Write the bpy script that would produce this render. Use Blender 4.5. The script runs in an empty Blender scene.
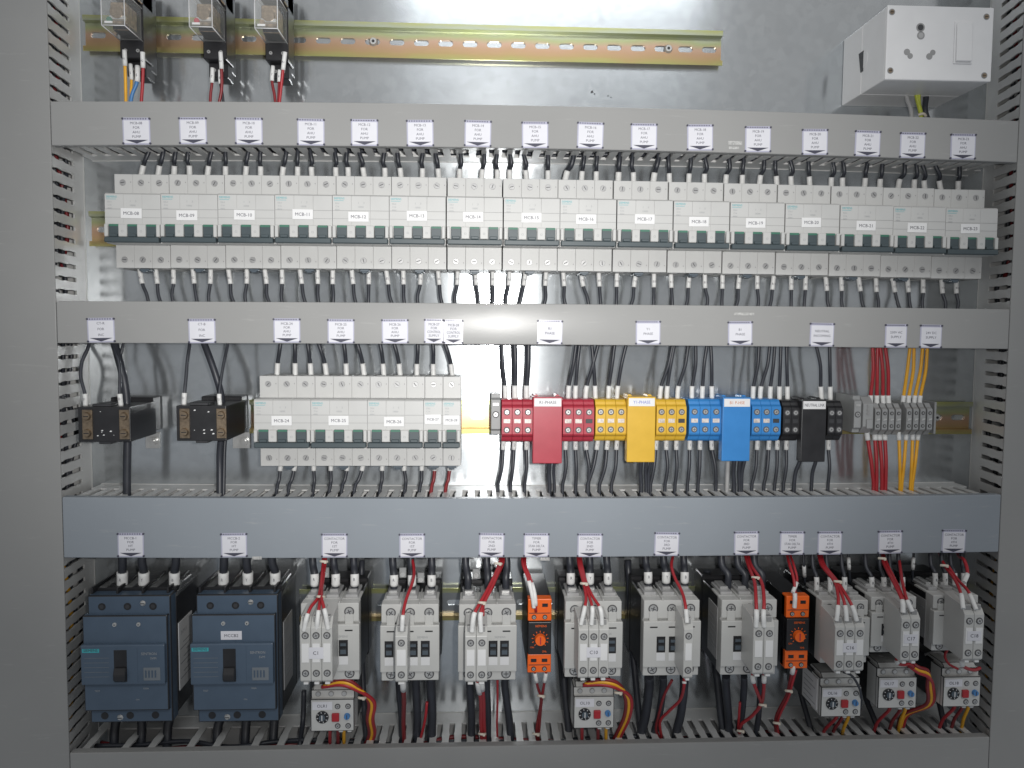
import bpy, bmesh, math, random
from mathutils import Vector, Matrix
random.seed(7)
S = 0.001                      # everything below is written in millimetres
sc = bpy.context.scene
C = sc.collection

# ------------------------------------------------------------------ camera
F = 800.0                      # focal length in pixels of the 1024 px wide frame
CAMD = 846.0                   # lens to mounting plate
yaw, pitch, roll = math.radians(2.74), math.radians(-3.76), math.radians(-0.41)
def _ry(a): return Matrix(((math.cos(a),0,math.sin(a)),(0,1,0),(-math.sin(a),0,math.cos(a))))
def _rx(a): return Matrix(((1,0,0),(0,math.cos(a),-math.sin(a)),(0,math.sin(a),math.cos(a))))
def _rz(a): return Matrix(((math.cos(a),-math.sin(a),0),(math.sin(a),math.cos(a),0),(0,0,1)))
RM = _ry(yaw) @ _rx(pitch) @ _rz(roll)        # x right, y down, z forward
cam = bpy.data.cameras.new('camera'); camo = bpy.data.objects.new('camera', cam); C.objects.link(camo)
cam.sensor_width = 36; cam.lens = F*36/1024; cam.clip_start = 0.01; cam.clip_end = 50
def cv2w(v): return Vector((v[0], v[2], -v[1]))
cx_, cy_, cz_ = (cv2w(RM @ Vector(a)) for a in ((1,0,0),(0,-1,0),(0,0,-1)))
camo.matrix_world = Matrix.Translation((0,-CAMD*S,0)) @ Matrix((cx_, cy_, cz_)).transposed().to_4x4()
sc.camera = camo
sc.render.resolution_x, sc.render.resolution_y = 1024, 768
def W(px, py, d):
    """point (x, d, z) in mm on the plane d mm in front of the mounting plate seen at that place"""
    v = RM @ Vector(((px-512)/F, (py-384)/F, 1)); t = (CAMD-d)/v.z
    return Vector((v.x*t, d, -v.y*t))

# ------------------------------------------------------------------ light
w = bpy.data.worlds.new('World'); sc.world = w; w.use_nodes = True
nt = w.node_tree; bg = nt.nodes['Background']
tc = nt.nodes.new('ShaderNodeTexCoord'); sp = nt.nodes.new('ShaderNodeSeparateXYZ'); cr = nt.nodes.new('ShaderNodeValToRGB')
nt.links.new(tc.outputs['Generated'], sp.inputs[0])
mr = nt.nodes.new('ShaderNodeMapRange'); mr.inputs[1].default_value = -1; mr.inputs[2].default_value = 1
nt.links.new(sp.outputs['Z'], mr.inputs[0]); nt.links.new(mr.outputs[0], cr.inputs[0])
cr.color_ramp.elements[0].position = .3; cr.color_ramp.elements[0].color = (.18,.20,.225,1)
cr.color_ramp.elements[1].position = .7; cr.color_ramp.elements[1].color = (.37,.365,.36,1)
nt.links.new(cr.outputs[0], bg.inputs[0]); bg.inputs[1].default_value = 1.04
def light(name, typ, loc, target, energy, **k):
    l = bpy.data.lights.new(name, typ); l.energy = energy
    for a, b in k.items(): setattr(l, a, b)
    o = bpy.data.objects.new(name, l); C.objects.link(o); o.location = Vector(loc)*S
    o.rotation_euler = (Vector(target)*S-o.location).to_track_quat('-Z','Y').to_euler(); return o
light('camera_flash', 'SPOT', (42,-CAMD+6,14), (0,0,95), 25, spot_size=math.radians(80), spot_blend=1.0, shadow_soft_size=.008, color=(1,.985,.96))
light('room_fill', 'AREA', (300,-2300,1700), (0,0,0), 14, shape='RECTANGLE', size=1.2, size_y=.5, color=(.93,.97,1))  # soft fill added behind the camera for ambient room light, fixture unseen
sc.view_settings.view_transform = 'Standard'; sc.view_settings.look = 'None'
sc.view_settings.exposure = .04; sc.view_settings.gamma = 1
sc.render.engine = 'CYCLES'

# ------------------------------------------------------------------ materials
def mat(name, col, rough=.5, metal=0, var=.06, bump=0, scale=60, rvar=.06, **k):
    m = bpy.data.materials.new(name); m.use_nodes = True; n = m.node_tree; b = n.nodes['Principled BSDF']
    b.inputs['Metallic'].default_value = metal
    t = n.nodes.new('ShaderNodeTexCoord'); z = n.nodes.new('ShaderNodeTexNoise')
    z.inputs['Scale'].default_value = scale; z.inputs['Detail'].default_value = 5
    n.links.new(t.outputs['Object'], z.inputs['Vector'])
    r = n.nodes.new('ShaderNodeValToRGB'); c = Vector(col[:3])
    r.color_ramp.elements[0].position = .3; r.color_ramp.elements[1].position = .7
    r.color_ramp.elements[0].color = (*(c*(1-var)),1); r.color_ramp.elements[1].color = (*(c*(1+var)),1)
    n.links.new(z.outputs['Fac'], r.inputs[0]); n.links.new(r.outputs[0], b.inputs['Base Color'])
    q = n.nodes.new('ShaderNodeMapRange'); q.inputs[3].default_value = max(.02,rough-rvar); q.inputs[4].default_value = rough+rvar
    n.links.new(z.outputs['Fac'], q.inputs[0]); n.links.new(q.outputs[0], b.inputs['Roughness'])
    if bump:
        z2 = n.nodes.new('ShaderNodeTexNoise'); z2.inputs['Scale'].default_value = 900; n.links.new(t.outputs['Object'], z2.inputs['Vector'])
        u = n.nodes.new('ShaderNodeBump'); u.inputs['Strength'].default_value = bump; u.inputs['Distance'].default_value = .0004
        n.links.new(z2.outputs['Fac'], u.inputs['Height']); n.links.new(u.outputs[0], b.inputs['Normal'])
    for a, v in k.items(): b.inputs[a.replace('_',' ')].default_value = v
    return m
LID   = mat('grey_pvc_lid', (.29,.29,.285), .19, 0, .03, .03, 12, .02)
LIDB  = mat('blue_grey_pvc_lid', (.255,.28,.308), .30, 0, .03, .05, 12, .04)
DUCT  = mat('grey_pvc_duct', (.52,.52,.51), .34, 0, .05, .1)
BODY  = mat('light_grey_plastic', (.465,.465,.455), .42, 0, .03, .15, 40)
BODY2 = mat('contactor_grey_plastic', (.49,.49,.475), .45, 0, .04, .15, 40)
AUXM  = mat('auxiliary_grey_plastic', (.46,.46,.445), .42, 0, .03, .1, 40)
SLATE = mat('dark_slate_plastic', (.075,.095,.115), .4)
TOGG  = mat('toggle_grey', (.050,.068,.076), .45)
SEAM  = mat('seam_grey', (.25,.25,.25), .6)
GREEN = mat('green_flag', (.04,.15,.10), .5)
BLACK = mat('black_plastic', (.017,.017,.019), .38, 0, .2, .2)
DARK  = mat('dark_housing', (.035,.036,.04), .5, 0, .15)
WHITE = mat('white_plastic', (.66,.66,.665), .4, 0, .02, .05)
PAPER = mat('white_paper', (.62,.62,.66), .6, 0, .03)
PAPER2= mat('soft_white_sticker', (.68,.68,.68), .5, 0, .03)
FILM  = mat('lilac_film', (.42,.42,.52), .25, 0, .05)
INK   = mat('printed_ink', (.05,.05,.075), .6)
FAINT = mat('faint_print', (.15,.17,.19), .6)
INKG  = mat('grey_print', (.30,.31,.32), .6)
TEAL  = mat('teal_print', (.05,.36,.40), .5)
INKO  = mat('orange_ink', (.55,.20,.08), .5)
INKB  = mat('blue_ink', (.08,.12,.5), .5)
STEEL = mat('screw_steel', (.55,.55,.54), .3, .6, .15)
BRASS = mat('tarnished_brass', (.27,.21,.15), .38, .85, .25, .2, 300)
RED   = mat('red_plastic', (.36,.03,.05), .35, 0, .06, .1)
YEL   = mat('yellow_plastic', (.62,.38,.035), .35, 0, .05, .1)
BLUE  = mat('blue_plastic', (.035,.20,.50), .35, 0, .05, .1)
ORNG  = mat('orange_plastic', (.82,.13,.012), .4, 0, .06, .1)
MCCB  = mat('slate_blue_plastic', (.062,.092,.134), .38, 0, .06, .15)
MCCB2 = mat('slate_blue_cover', (.070,.102,.146), .33, 0, .05, .1)
CLAMP = mat('terminal_grey', (.27,.275,.275), .45, 0, .08)
W_BK  = mat('black_cable', (.030,.033,.042), .42, 0, .2)
W_RD  = mat('red_wire', (.34,.018,.025), .4, 0, .1)
W_DR  = mat('dark_red_wire', (.19,.014,.018), .4, 0, .15)
W_YL  = mat('yellow_wire', (.72,.36,.015), .4, 0, .1)
W_BL  = mat('blue_wire', (.06,.19,.42), .4, 0, .1)
W_GN  = mat('yellow_green_wire', (.42,.46,.05), .4, 0, .1)
W_GY  = mat('grey_cable', (.35,.35,.35), .4, 0, .1)
SLEEV = mat('white_sleeve', (.68,.68,.67), .5, 0, .08, 0, 200)
TIE   = mat('cream_tie', (.55,.50,.42), .5)
COIL  = mat('relay_interior', (.26,.20,.14), .5, .3, .4, 0, 300)

def scuff(m):
    n = m.node_tree; b = n.nodes['Principled BSDF']; L = n.links.new; t = n.nodes.new('ShaderNodeTexCoord')
    mp = n.nodes.new('ShaderNodeMapping'); mp.inputs['Scale'].default_value = (18,1,160); mp.inputs['Rotation'].default_value = (0,.12,0); L(t.outputs['Object'], mp.inputs[0])
    z = n.nodes.new('ShaderNodeTexNoise'); z.inputs['Scale'].default_value = 1.5; z.inputs['Detail'].default_value = 8; z.inputs['Roughness'].default_value = .7; L(mp.outputs[0], z.inputs['Vector'])
    r = n.nodes.new('ShaderNodeValToRGB'); r.color_ramp.elements[0].position = .60; r.color_ramp.elements[1].position = .78; r.color_ramp.elements[0].color = (0,0,0,1); r.color_ramp.elements[1].color = (.5,.5,.5,1); L(z.outputs['Fac'], r.inputs[0])
    src = b.inputs['Base Color'].links[0].from_socket; mx = n.nodes.new('ShaderNodeMixRGB'); mx.inputs[2].default_value = (.42,.42,.41,1); L(r.outputs[0], mx.inputs[0]); L(src, mx.inputs[1]); L(mx.outputs[0], b.inputs['Base Color'])
    w_ = n.nodes.new('ShaderNodeTexNoise'); w_.inputs['Scale'].default_value = 14; w_.inputs['Detail'].default_value = 1; L(t.outputs['Object'], w_.inputs['Vector'])
    u = n.nodes.new('ShaderNodeBump'); u.inputs['Strength'].default_value = .25; u.inputs['Distance'].default_value = .0012; L(w_.outputs['Fac'], u.inputs['Height'])
    old = b.inputs['Normal'].links
    if old: L(old[0].from_socket, u.inputs['Normal'])
    L(u.outputs[0], b.inputs['Normal'])
scuff(LID); scuff(LIDB)
for _m in (LID, LIDB):      # extruded profile: sheen stretched along its length
    _b = _m.node_tree.nodes['Principled BSDF']; _b.inputs['Specular IOR Level'].default_value = .05; _b.inputs['Anisotropic'].default_value = .9
    _t = _m.node_tree.nodes.new('ShaderNodeTangent'); _t.direction_type = 'RADIAL'; _t.axis = 'Z'; _m.node_tree.links.new(_t.outputs[0], _b.inputs['Tangent'])
def clear_mat():
    m = bpy.data.materials.new('clear_plastic'); m.use_nodes = True; b = m.node_tree.nodes['Principled BSDF']
    b.inputs['Base Color'].default_value = (.75,.76,.74,1); b.inputs['Roughness'].default_value = .08
    b.inputs['Alpha'].default_value = .08; return m
CLEAR = clear_mat()

def plate_mat():
    m = bpy.data.materials.new('galvanised_steel'); m.use_nodes = True; n = m.node_tree; b = n.nodes['Principled BSDF']; L = n.links.new
    b.inputs['Metallic'].default_value = .87
    t = n.nodes.new('ShaderNodeTexCoord')
    a = n.nodes.new('ShaderNodeTexNoise'); a.inputs['Scale'].default_value = 7; a.inputs['Detail'].default_value = 8; a.inputs['Roughness'].default_value = .65
    v = n.nodes.new('ShaderNodeTexVoronoi'); v.inputs['Scale'].default_value = 130
    L(t.outputs['Object'], a.inputs['Vector']); L(t.outputs['Object'], v.inputs['Vector'])
    r = n.nodes.new('ShaderNodeValToRGB'); r.color_ramp.elements[0].position = .3; r.color_ramp.elements[1].position = .72
    r.color_ramp.elements[0].color = (.60,.635,.66,1); r.color_ramp.elements[1].color = (.645,.675,.695,1); L(a.outputs['Fac'], r.inputs[0])
    mx = n.nodes.new('ShaderNodeMixRGB'); mx.blend_type = 'MULTIPLY'; mx.inputs[0].default_value = .10
    bw = n.nodes.new('ShaderNodeRGBToBW'); L(v.outputs['Color'], bw.inputs[0]); L(r.outputs[0], mx.inputs[1]); L(bw.outputs[0], mx.inputs[2]); L(mx.outputs[0], b.inputs['Base Color'])
    q = n.nodes.new('ShaderNodeMapRange'); q.inputs[3].default_value = .165; q.inputs[4].default_value = .20; L(a.outputs['Fac'], q.inputs[0]); L(q.outputs[0], b.inputs['Roughness'])
    # rolled sheet: fine vertical waviness spreads highlights up and down
    mp = n.nodes.new('ShaderNodeMapping'); mp.inputs['Scale'].default_value = (11,1,34); L(t.outputs['Object'], mp.inputs[0])
    z = n.nodes.new('ShaderNodeTexNoise'); z.inputs['Scale'].default_value = 1; z.inputs['Detail'].default_value = 3; L(mp.outputs[0], z.inputs['Vector'])
    u = n.nodes.new('ShaderNodeBump'); u.inputs['Strength'].default_value = .09; u.inputs['Distance'].default_value = .0006
    L(z.outputs['Fac'], u.inputs['Height'])
    L(u.outputs[0], b.inputs['Normal'])
    b.inputs['Anisotropic'].default_value = .8; b.inputs['Anisotropic Rotation'].default_value = .25
    tg = n.nodes.new('ShaderNodeTangent'); tg.direction_type = 'UV_MAP'; tg.uv_map = 'UVMap'; L(tg.outputs[0], b.inputs['Tangent'])
    return m
PLATE = plate_mat()

def rail_mat():
    m = bpy.data.materials.new('yellow_passivated_zinc'); m.use_nodes = True; n = m.node_tree; b = n.nodes['Principled BSDF']; L = n.links.new
    b.inputs['Metallic'].default_value = .85; b.inputs['Roughness'].default_value = .3
    t = n.nodes.new('ShaderNodeTexCoord'); s = n.nodes.new('ShaderNodeSeparateXYZ'); L(t.outputs['Object'], s.inputs[0])
    a = n.nodes.new('ShaderNodeTexNoise'); a.inputs['Scale'].default_value = 18; a.inputs['Detail'].default_value = 3; L(t.outputs['Object'], a.inputs['Vector'])
    q = n.nodes.new('ShaderNodeMapRange'); q.inputs[1].default_value = -.018; q.inputs[2].default_value = .018; L(s.outputs['Z'], q.inputs[0])
    ad = n.nodes.new('ShaderNodeMath'); ad.operation = 'MULTIPLY_ADD'; ad.inputs[1].default_value = .35; L(a.outputs['Fac'], ad.inputs[0]); 
    sb = n.nodes.new('ShaderNodeMath'); sb.operation = 'SUBTRACT'; sb.inputs[1].default_value = .175; L(q.outputs[0], sb.inputs[0]); L(sb.outputs[0], ad.inputs[2])
    r = n.nodes.new('ShaderNodeValToRGB'); e = r.color_ramp.elements
    e[0].position = 0; e[0].color = (.44,.43,.17,1); e[1].position = 1; e[1].color = (.46,.47,.19,1)
    for p, c in ((.16,(.48,.36,.17,1)),(.36,(.52,.34,.21,1)),(.52,(.55,.37,.27,1)),(.68,(.42,.45,.24,1)),(.84,(.44,.47,.37,1))):
        x = e.new(p); x.color = c
    L(ad.outputs[0], r.inputs[0]); L(r.outputs[0], b.inputs['Base Color']); return m
RAIL = rail_mat()

# ------------------------------------------------------------------ mesh helpers, local (x, d, z) in mm, d towards the viewer
_tcache = {}
def text_geo(s):
    if s not in _tcache:
        cu = bpy.data.curves.new('lettering', 'FONT'); cu.body = s; cu.align_x = 'CENTER'; cu.align_y = 'CENTER'; cu.size = 1; cu.resolution_u = 2
        o = bpy.data.objects.new('lettering', cu); C.objects.link(o)
        me = bpy.data.meshes.new_from_object(o)
        _tcache[s] = ([v.co.copy() for v in me.vertices], [tuple(p.vertices) for p in me.polygons])
        bpy.data.objects.remove(o); bpy.data.curves.remove(cu); bpy.data.meshes.remove(me)
    return _tcache[s]
def spline_pts(P):
    P = [Vector(p) for p in P]
    if len(P) < 3: return P
    Q = []; E = [P[0]*2-P[1]]+P+[P[-1]*2-P[-2]]
    for i in range(1, len(E)-2):
        a,b,c,e = E[i-1],E[i],E[i+1],E[i+2]
        for j in range(5):
            t = j/5; Q.append(.5*((2*b)+(c-a)*t+(2*a-5*b+4*c-e)*t*t+(3*b-a-3*c+e)*t**3))
    return Q+[P[-1]]
class MB:
    def __init__(s): s.bm = bmesh.new(); s.mats = []; s.flat = []
    def mi(s, m):
        if m not in s.mats: s.mats.append(m)
        return s.mats.index(m)
    def faces(s, vs, fs, m, smooth=False):
        V = [s.bm.verts.new((x*S, -d*S, z*S)) for x, d, z in vs]; i = s.mi(m); out = []
        for f in fs:
            try: g = s.bm.faces.new([V[k] for k in f])
            except ValueError: continue
            g.material_index = i; g.smooth = smooth; out.append(g)
        return V, out
    def box(s, x0, x1, d0, d1, z0, z1, m, bev=0, seg=1):
        vs = [(x,d,z) for x in (x0,x1) for d in (d0,d1) for z in (z0,z1)]
        V, f = s.faces(vs, [(0,1,3,2),(4,6,7,5),(0,4,5,1),(2,3,7,6),(0,2,6,4),(1,5,7,3)], m)
        if bev:
            ed = list({e for g in f for e in g.edges})
            bmesh.ops.bevel(s.bm, geom=ed, offset=bev*S, segments=seg, affect='EDGES', profile=.5)
        return s
    def prism(s, poly, a0, a1, m, axis='d', bev=0):
        """poly extruded from a0 to a1: axis d -> poly (x,z); x -> (d,z); z -> (x,d)"""
        def P(p, a): return {'d':(p[0],a,p[1]), 'x':(a,p[0],p[1]), 'z':(p[0],p[1],a)}[axis]
        n = len(poly); vs = [P(p,a0) for p in poly]+[P(p,a1) for p in poly]
        fs = [tuple(range(n)), tuple(range(2*n-1,n-1,-1))]+[(i,(i+1)%n,n+(i+1)%n,n+i) for i in range(n)]
        V, f = s.faces(vs, fs, m)
        if bev:
            bmesh.ops.bevel(s.bm, geom=list({e for g in f for e in g.edges}), offset=bev*S, segments=1, affect='EDGES', profile=.5)
        return s
    def cyl(s, x, d0, z, r, d1, m, seg=14, r2=None, axis='d'):
        r2 = r if r2 is None else r2
        def P(c, a, R): 
            u, v = R*math.cos(c), R*math.sin(c)
            return {'d':(x+u,a,z+v), 'x':(a,x+u,z+v), 'z':(x+u,z+v,a)}[axis]
        vs = [P(2*math.pi*i/seg,d0,r) for i in range(seg)]+[P(2*math.pi*i/seg,d1,r2) for i in range(seg)]
        V = [s.bm.verts.new((a*S,-b*S,c*S)) for a,b,c in vs]; k = s.mi(m)
        for i in range(seg):
            g = s.bm.faces.new([V[i],V[(i+1)%seg],V[seg+(i+1)%seg],V[seg+i]]); g.material_index = k; g.smooth = True
        g = s.bm.faces.new(V[:seg]); g.material_index = k
        g = s.bm.faces.new(V[seg:][::-1]); g.material_index = k
        for q in (V[:seg], V[seg:]):
            for a, b in zip(q, q[1:]+q[:1]):
                e = s.bm.edges.get((a,b)); e.smooth = False
        return s
    def tube(s, pts, r, m, seg=8, cap=True, spline=True):
        P = [Vector(p) for p in pts]
        if spline: P = spline_pts(P)
        T = (P[1]-P[0]).normalized(); up = Vector((0,1,0)) if abs(T.y) < .8 else Vector((1,0,0)); N = (up-T*up.dot(T)).normalized()
        vs = []
        for i, p in enumerate(P):
            t = (P[min(i+1,len(P)-1)]-P[max(i-1,0)]).normalized(); N = (N-t*N.dot(t)).normalized(); B = t.cross(N)
            R = r(i/(len(P)-1)) if callable(r) else r
            vs += [tuple(p+(N*math.cos(2*math.pi*k/seg)+B*math.sin(2*math.pi*k/seg))*R) for k in range(seg)]
        n = len(P)
        fs = [(i*seg+k, i*seg+(k+1)%seg, (i+1)*seg+(k+1)%seg, (i+1)*seg+k) for i in range(n-1) for k in range(seg)]
        V, f = s.faces(vs, fs, m, True)
        if cap:
            for q in (V[:seg], V[-seg:][::-1]):
                g = s.bm.faces.new(q); g.material_index = s.mi(m)
        return s
    def text(s, t, x, d, z, size, m, rot=0, sx=1, plane='d'):
        v, f = text_geo(t); c, n = math.cos(rot), math.sin(rot); i = s.mi(m)
        def P(p):
            a, b = p.x*sx*size, p.y*size; a, b = a*c-b*n, a*n+b*c
            return {'d':(x+a,d,z+b), 'x':(x,d-a,z+b), 'X':(x,d+a,z+b)}[plane]   # X: on a face looking to -x
        V = [s.bm.verts.new(Vector((q[0],-q[1],q[2]))*S) for q in map(P, v)]
        for g in f:
            try: h = s.bm.faces.new([V[k] for k in g])
            except ValueError: continue
            h.material_index = i; s.flat.append(h)
        return s
    def hole_cell(s, x0, x1, z0, z1, hw, hr, d0, d1, m):
        """sheet cell with a stadium-shaped hole"""
        cx, cz = (x0+x1)/2, (z0+z1)/2; inner = []
        for k in range(8): a = -math.pi/2+math.pi*k/7; inner.append((cx+hw+hr*math.cos(a), cz+hr*math.sin(a)))
        for k in range(8): a = math.pi/2+math.pi*k/7; inner.append((cx-hw+hr*math.cos(a), cz+hr*math.sin(a)))
        outer = []
        for x, z in inner:
            dx, dz = x-cx, z-cz; t = min((x1-x0)/2/abs(dx) if dx else 9e9, (z1-z0)/2/abs(dz) if dz else 9e9); outer.append((cx+dx*t, cz+dz*t))
        corners = [(x1,z0),(x1,z1),(x0,z1),(x0,z0)]
        for c0 in corners:
            j = min(range(16), key=lambda q: (outer[q][0]-c0[0])**2+(outer[q][1]-c0[1])**2); outer[j] = c0
        n = 16; vs = [(x,d1,z) for x,z in inner]+[(x,d1,z) for x,z in outer]+[(x,d0,z) for x,z in inner]
        fs = [(i,(i+1)%n,n+(i+1)%n,n+i) for i in range(n)]+[(i,(i+1)%n,2*n+(i+1)%n,2*n+i) for i in range(n)]
        s.faces(vs, fs, m)
    def mesh(s, name):
        fl = set(s.flat); bmesh.ops.recalc_face_normals(s.bm, faces=[f for f in s.bm.faces if f not in fl])
        me = bpy.data.meshes.new(name); s.bm.to_mesh(me); s.bm.free()
        for m in s.mats: me.materials.append(m)
        return me
def V3(x, d, z): return Vector((x*S, -d*S, z*S))
def obj(name, mb, parent=None, loc=None, label=None):
    me = mb.mesh(name) if isinstance(mb, MB) else mb
    o = bpy.data.objects.new(name, me); C.objects.link(o); o.parent = parent
    if loc is not None: o.location = V3(*loc)
    if label: o['label'] = label
    return o
def tag(o, label, cat, group=None, kind=None):
    if label: o['label'] = label
    if cat: o['category'] = cat
    if group: o['group'] = group
    if kind: o['kind'] = kind
    return o
def thing(name, label, cat, loc=(0,0,0), group=None):
    o = bpy.data.objects.new(name, None); C.objects.link(o); o.location = V3(*loc); o.empty_display_size = .01
    return tag(o, label, cat, group)
_mc = {}
def shared(key, fn):
    if key not in _mc: _mc[key] = fn().mesh(key if isinstance(key,str) else key[0])
    return _mc[key]
ORD = ['first','second','third','fourth','fifth','sixth','seventh','eighth','ninth','tenth','eleventh','twelfth','thirteenth','fourteenth','fifteenth','sixteenth']

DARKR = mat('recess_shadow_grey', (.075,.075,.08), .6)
SCRG = mat('dull_zinc_screw', (.36,.36,.36), .4, .35, .2, 0, 400)
def screw_mesh(r=2.7, slot=True, ring=True, dull=False):
    def f():
        m = MB()
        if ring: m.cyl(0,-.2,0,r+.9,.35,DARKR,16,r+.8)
        m.cyl(0,0,0,r,.9,SCRG if dull else STEEL,16,r*.86)
        a = .6
        for p in ((0,) if slot=='single' else (0,1)):
            c, s_ = math.cos(a+p*math.pi/2), math.sin(a+p*math.pi/2); L, t = r*.62, r*.12
            pts = [(c*L-s_*t, s_*L+c*t),(-c*L-s_*t,-s_*L+c*t),(-c*L+s_*t,-s_*L-c*t),(c*L+s_*t, s_*L-c*t)]
            m.prism(pts, .5, 1.0, DARKR)
        return m
    return shared('screw_%s_%s_%s_%s'%(r,slot,ring,dull), f)
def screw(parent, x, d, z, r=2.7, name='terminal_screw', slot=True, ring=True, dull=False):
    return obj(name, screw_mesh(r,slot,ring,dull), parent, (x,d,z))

# ------------------------------------------------------------------ mounting plate
m = MB(); m.faces([(-800,0,-700),(800,0,-700),(800,0,700),(-800,0,700),(-800,-2,-700),(800,-2,-700),(800,-2,700),(-800,-2,700)],
                  [(0,1,2,3),(4,7,6,5),(0,4,5,1),(1,5,6,2),(2,6,7,3),(3,7,4,0)], PLATE)
for cx, cy, sz in ((592,92,1.6),(594.5,94,1.0),(608,96,.8),(611,97.5,.7),(622,104,.5),(154,20,.6)):
    p = W(cx,cy,0); m.prism([(p.x-sz,p.z-sz*.3),(p.x-sz*.2,p.z-sz*.9),(p.x+sz,p.z-sz*.2),(p.x+sz*.4,p.z+sz),(p.x-sz*.5,p.z+sz*.6)],.02,.12,DARK)
uv = m.bm.loops.layers.uv.new('UVMap')
for f in m.bm.faces:
    for l in f.loops: l[uv].uv = (l.vert.co.x, l.vert.co.z)
plate = obj('mounting_plate', m); tag(plate, 'galvanised steel mounting plate behind everything', 'panel', kind='structure')

# ------------------------------------------------------------------ ducts
LD = 76.0
zl = lambda l, r: (W(*l,LD).z + W(*r,LD).z)/2
Z = dict(a1=zl((150,103),(860,118)), a0=zl((150,147),(860,160)), b1=zl((150,303),(860,307)), b0=zl((150,344.5),(860,347.5)),
         c1=zl((150,497),(860,495)), c0=zl((150,557),(860,553)), d1=zl((150,751),(860,740)))
XL = (W(52,145,LD).x+W(54,303,LD).x+W(62,497,LD).x+W(69,752,LD).x)/4
XR = (W(1018,163,LD).x+W(1010,308,LD).x+W(1001,495,LD).x+W(991,737,LD).x)/4
print('DUCT', XL, XR, {k: round(v,1) for k,v in Z.items()})
PIT = 12.6
def slotted_wall(mb, a0, a1, at, t, orient, depth=74, gaps=()):
    """comb wall standing on the plate; runs a0..a1 along x ('h') or z ('v'), sits at 'at' with thickness t"""
    def put(poly, lo, hi):
        if orient == 'h': mb.prism(poly, lo, hi, DUCT, 'z')
        else: mb.prism([(d, a) for a, d in poly], lo, hi, DUCT, 'x')
    put([(a0,0),(a1,0),(a1,25),(a0,25)], min(at,at+t), max(at,at+t))
    n = int((a1-a0)/PIT)
    e = 0 if orient == 'h' else .65
    for k in range(n):
        c = a0+PIT*(k+.5)
        if k in gaps: continue
        put([(c-3.5-e,24.9),(c+3.5+e,24.9),(c+3.4+e,42),(c+3.9+e,46),(c+3.9+e,51),(c+3.4+e,55),(c+3.4+e,63),(c+5,67),(c+5,depth),(c-5,depth),(c-5,67),(c-3.4-e,63),(c-3.4-e,55),(c-3.9-e,51),(c-3.9-e,46),(c-3.4-e,42)], min(at,at+t), max(at,at+t))
BOW = (5.3, 1.4, -2.6, -.4)       # the long ducts sag or rise a few mm between their fixings
def bow(i, x): return BOW[i]*(1-((x-(XL+XR)/2)/((XR-XL)/2))**2)
def bent(mb, i):
    for k in range(1, 24):
        x = (XL+(XR-XL)*k/24)*S
        bmesh.ops.bisect_plane(mb.bm, geom=mb.bm.verts[:]+mb.bm.edges[:]+mb.bm.faces[:], plane_co=(x,0,0), plane_no=(1,0,0))
    for v in mb.bm.verts: v.co.z += bow(i, v.co.x/S)*S
    return mb
NDUCT = [0]
def hduct(z0, z1, lidm, label, x0=XL, x1=XR, gaps=()):
    t = thing('cable_duct', label, 'cable duct', (0,0,(z0+z1)/2), 'horizontal cable ducts'); h = (z1-z0)/2
    b = MB(); b.box(x0+3,x1-3,0.2,2,-h+1,h-1,DUCT); slotted_wall(b, x0+4, x1-4, h-3.2, 1.7, 'h', gaps=gaps); slotted_wall(b, x0+4, x1-4, -h+1.5, 1.7, 'h')
    i = NDUCT[0]; NDUCT[0] += 1
    obj('slotted_channel', bent(b, i), t)
    l = MB(); l.box(x0+.5,x1-.5,LD-2,LD,-h,h,lidm,.8,2); l.box(x0+.5,x1-.5,LD-9,LD-2,h-1.4,h-.1,lidm); l.box(x0+.5,x1-.5,LD-9,LD-2,-h+.1,-h+1.4,lidm)
    lo = obj('duct_lid', bent(l, i), t); return t, lo
def vduct(x0, x1, label, inner):
    t = thing('cable_duct', label, 'cable duct', ((x0+x1)/2,0,0), 'vertical cable ducts'); w_ = (x1-x0)/2
    b = MB(); b.box(-w_+1,w_-1,.2,2,-620,620,DUCT); slotted_wall(b,-620,620,w_-3.2,1.7,'v'); slotted_wall(b,-620,620,-w_+1.5,1.7,'v')
    for v in b.bm.verts: v.co.x += (13 if inner < 0 else -5)*S*(1-(-v.co.y/S)/76)      # the soft walls splay
    obj('slotted_channel', b, t)
    l = MB(); l.box(-w_,w_,LD-2,LD,-620,620,LID,.8,2); obj('duct_lid', l, t); return t
ducts = [hduct(Z['a0'],Z['a1'],LID,'grey cable duct above the long upper row of breakers'),
         hduct(Z['b0'],Z['b1'],LID,'grey cable duct between the upper breakers and the coloured terminal blocks'),
         hduct(Z['c0'],Z['c1'],LIDB,'bluish grey cable duct above the contactors, widest closed lid'),
         hduct(Z['d1']-60,Z['d1'],LID,'grey cable duct along the bottom edge under the contactors', gaps=(1,2,4,6,7,9,11,12,14,16))]
vduct(XL-100, XL, 'vertical cable duct on the left with dark grey lid', 1)
vduct(XR, XR+100, 'vertical cable duct on the right beside the white socket box', -1)

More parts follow.
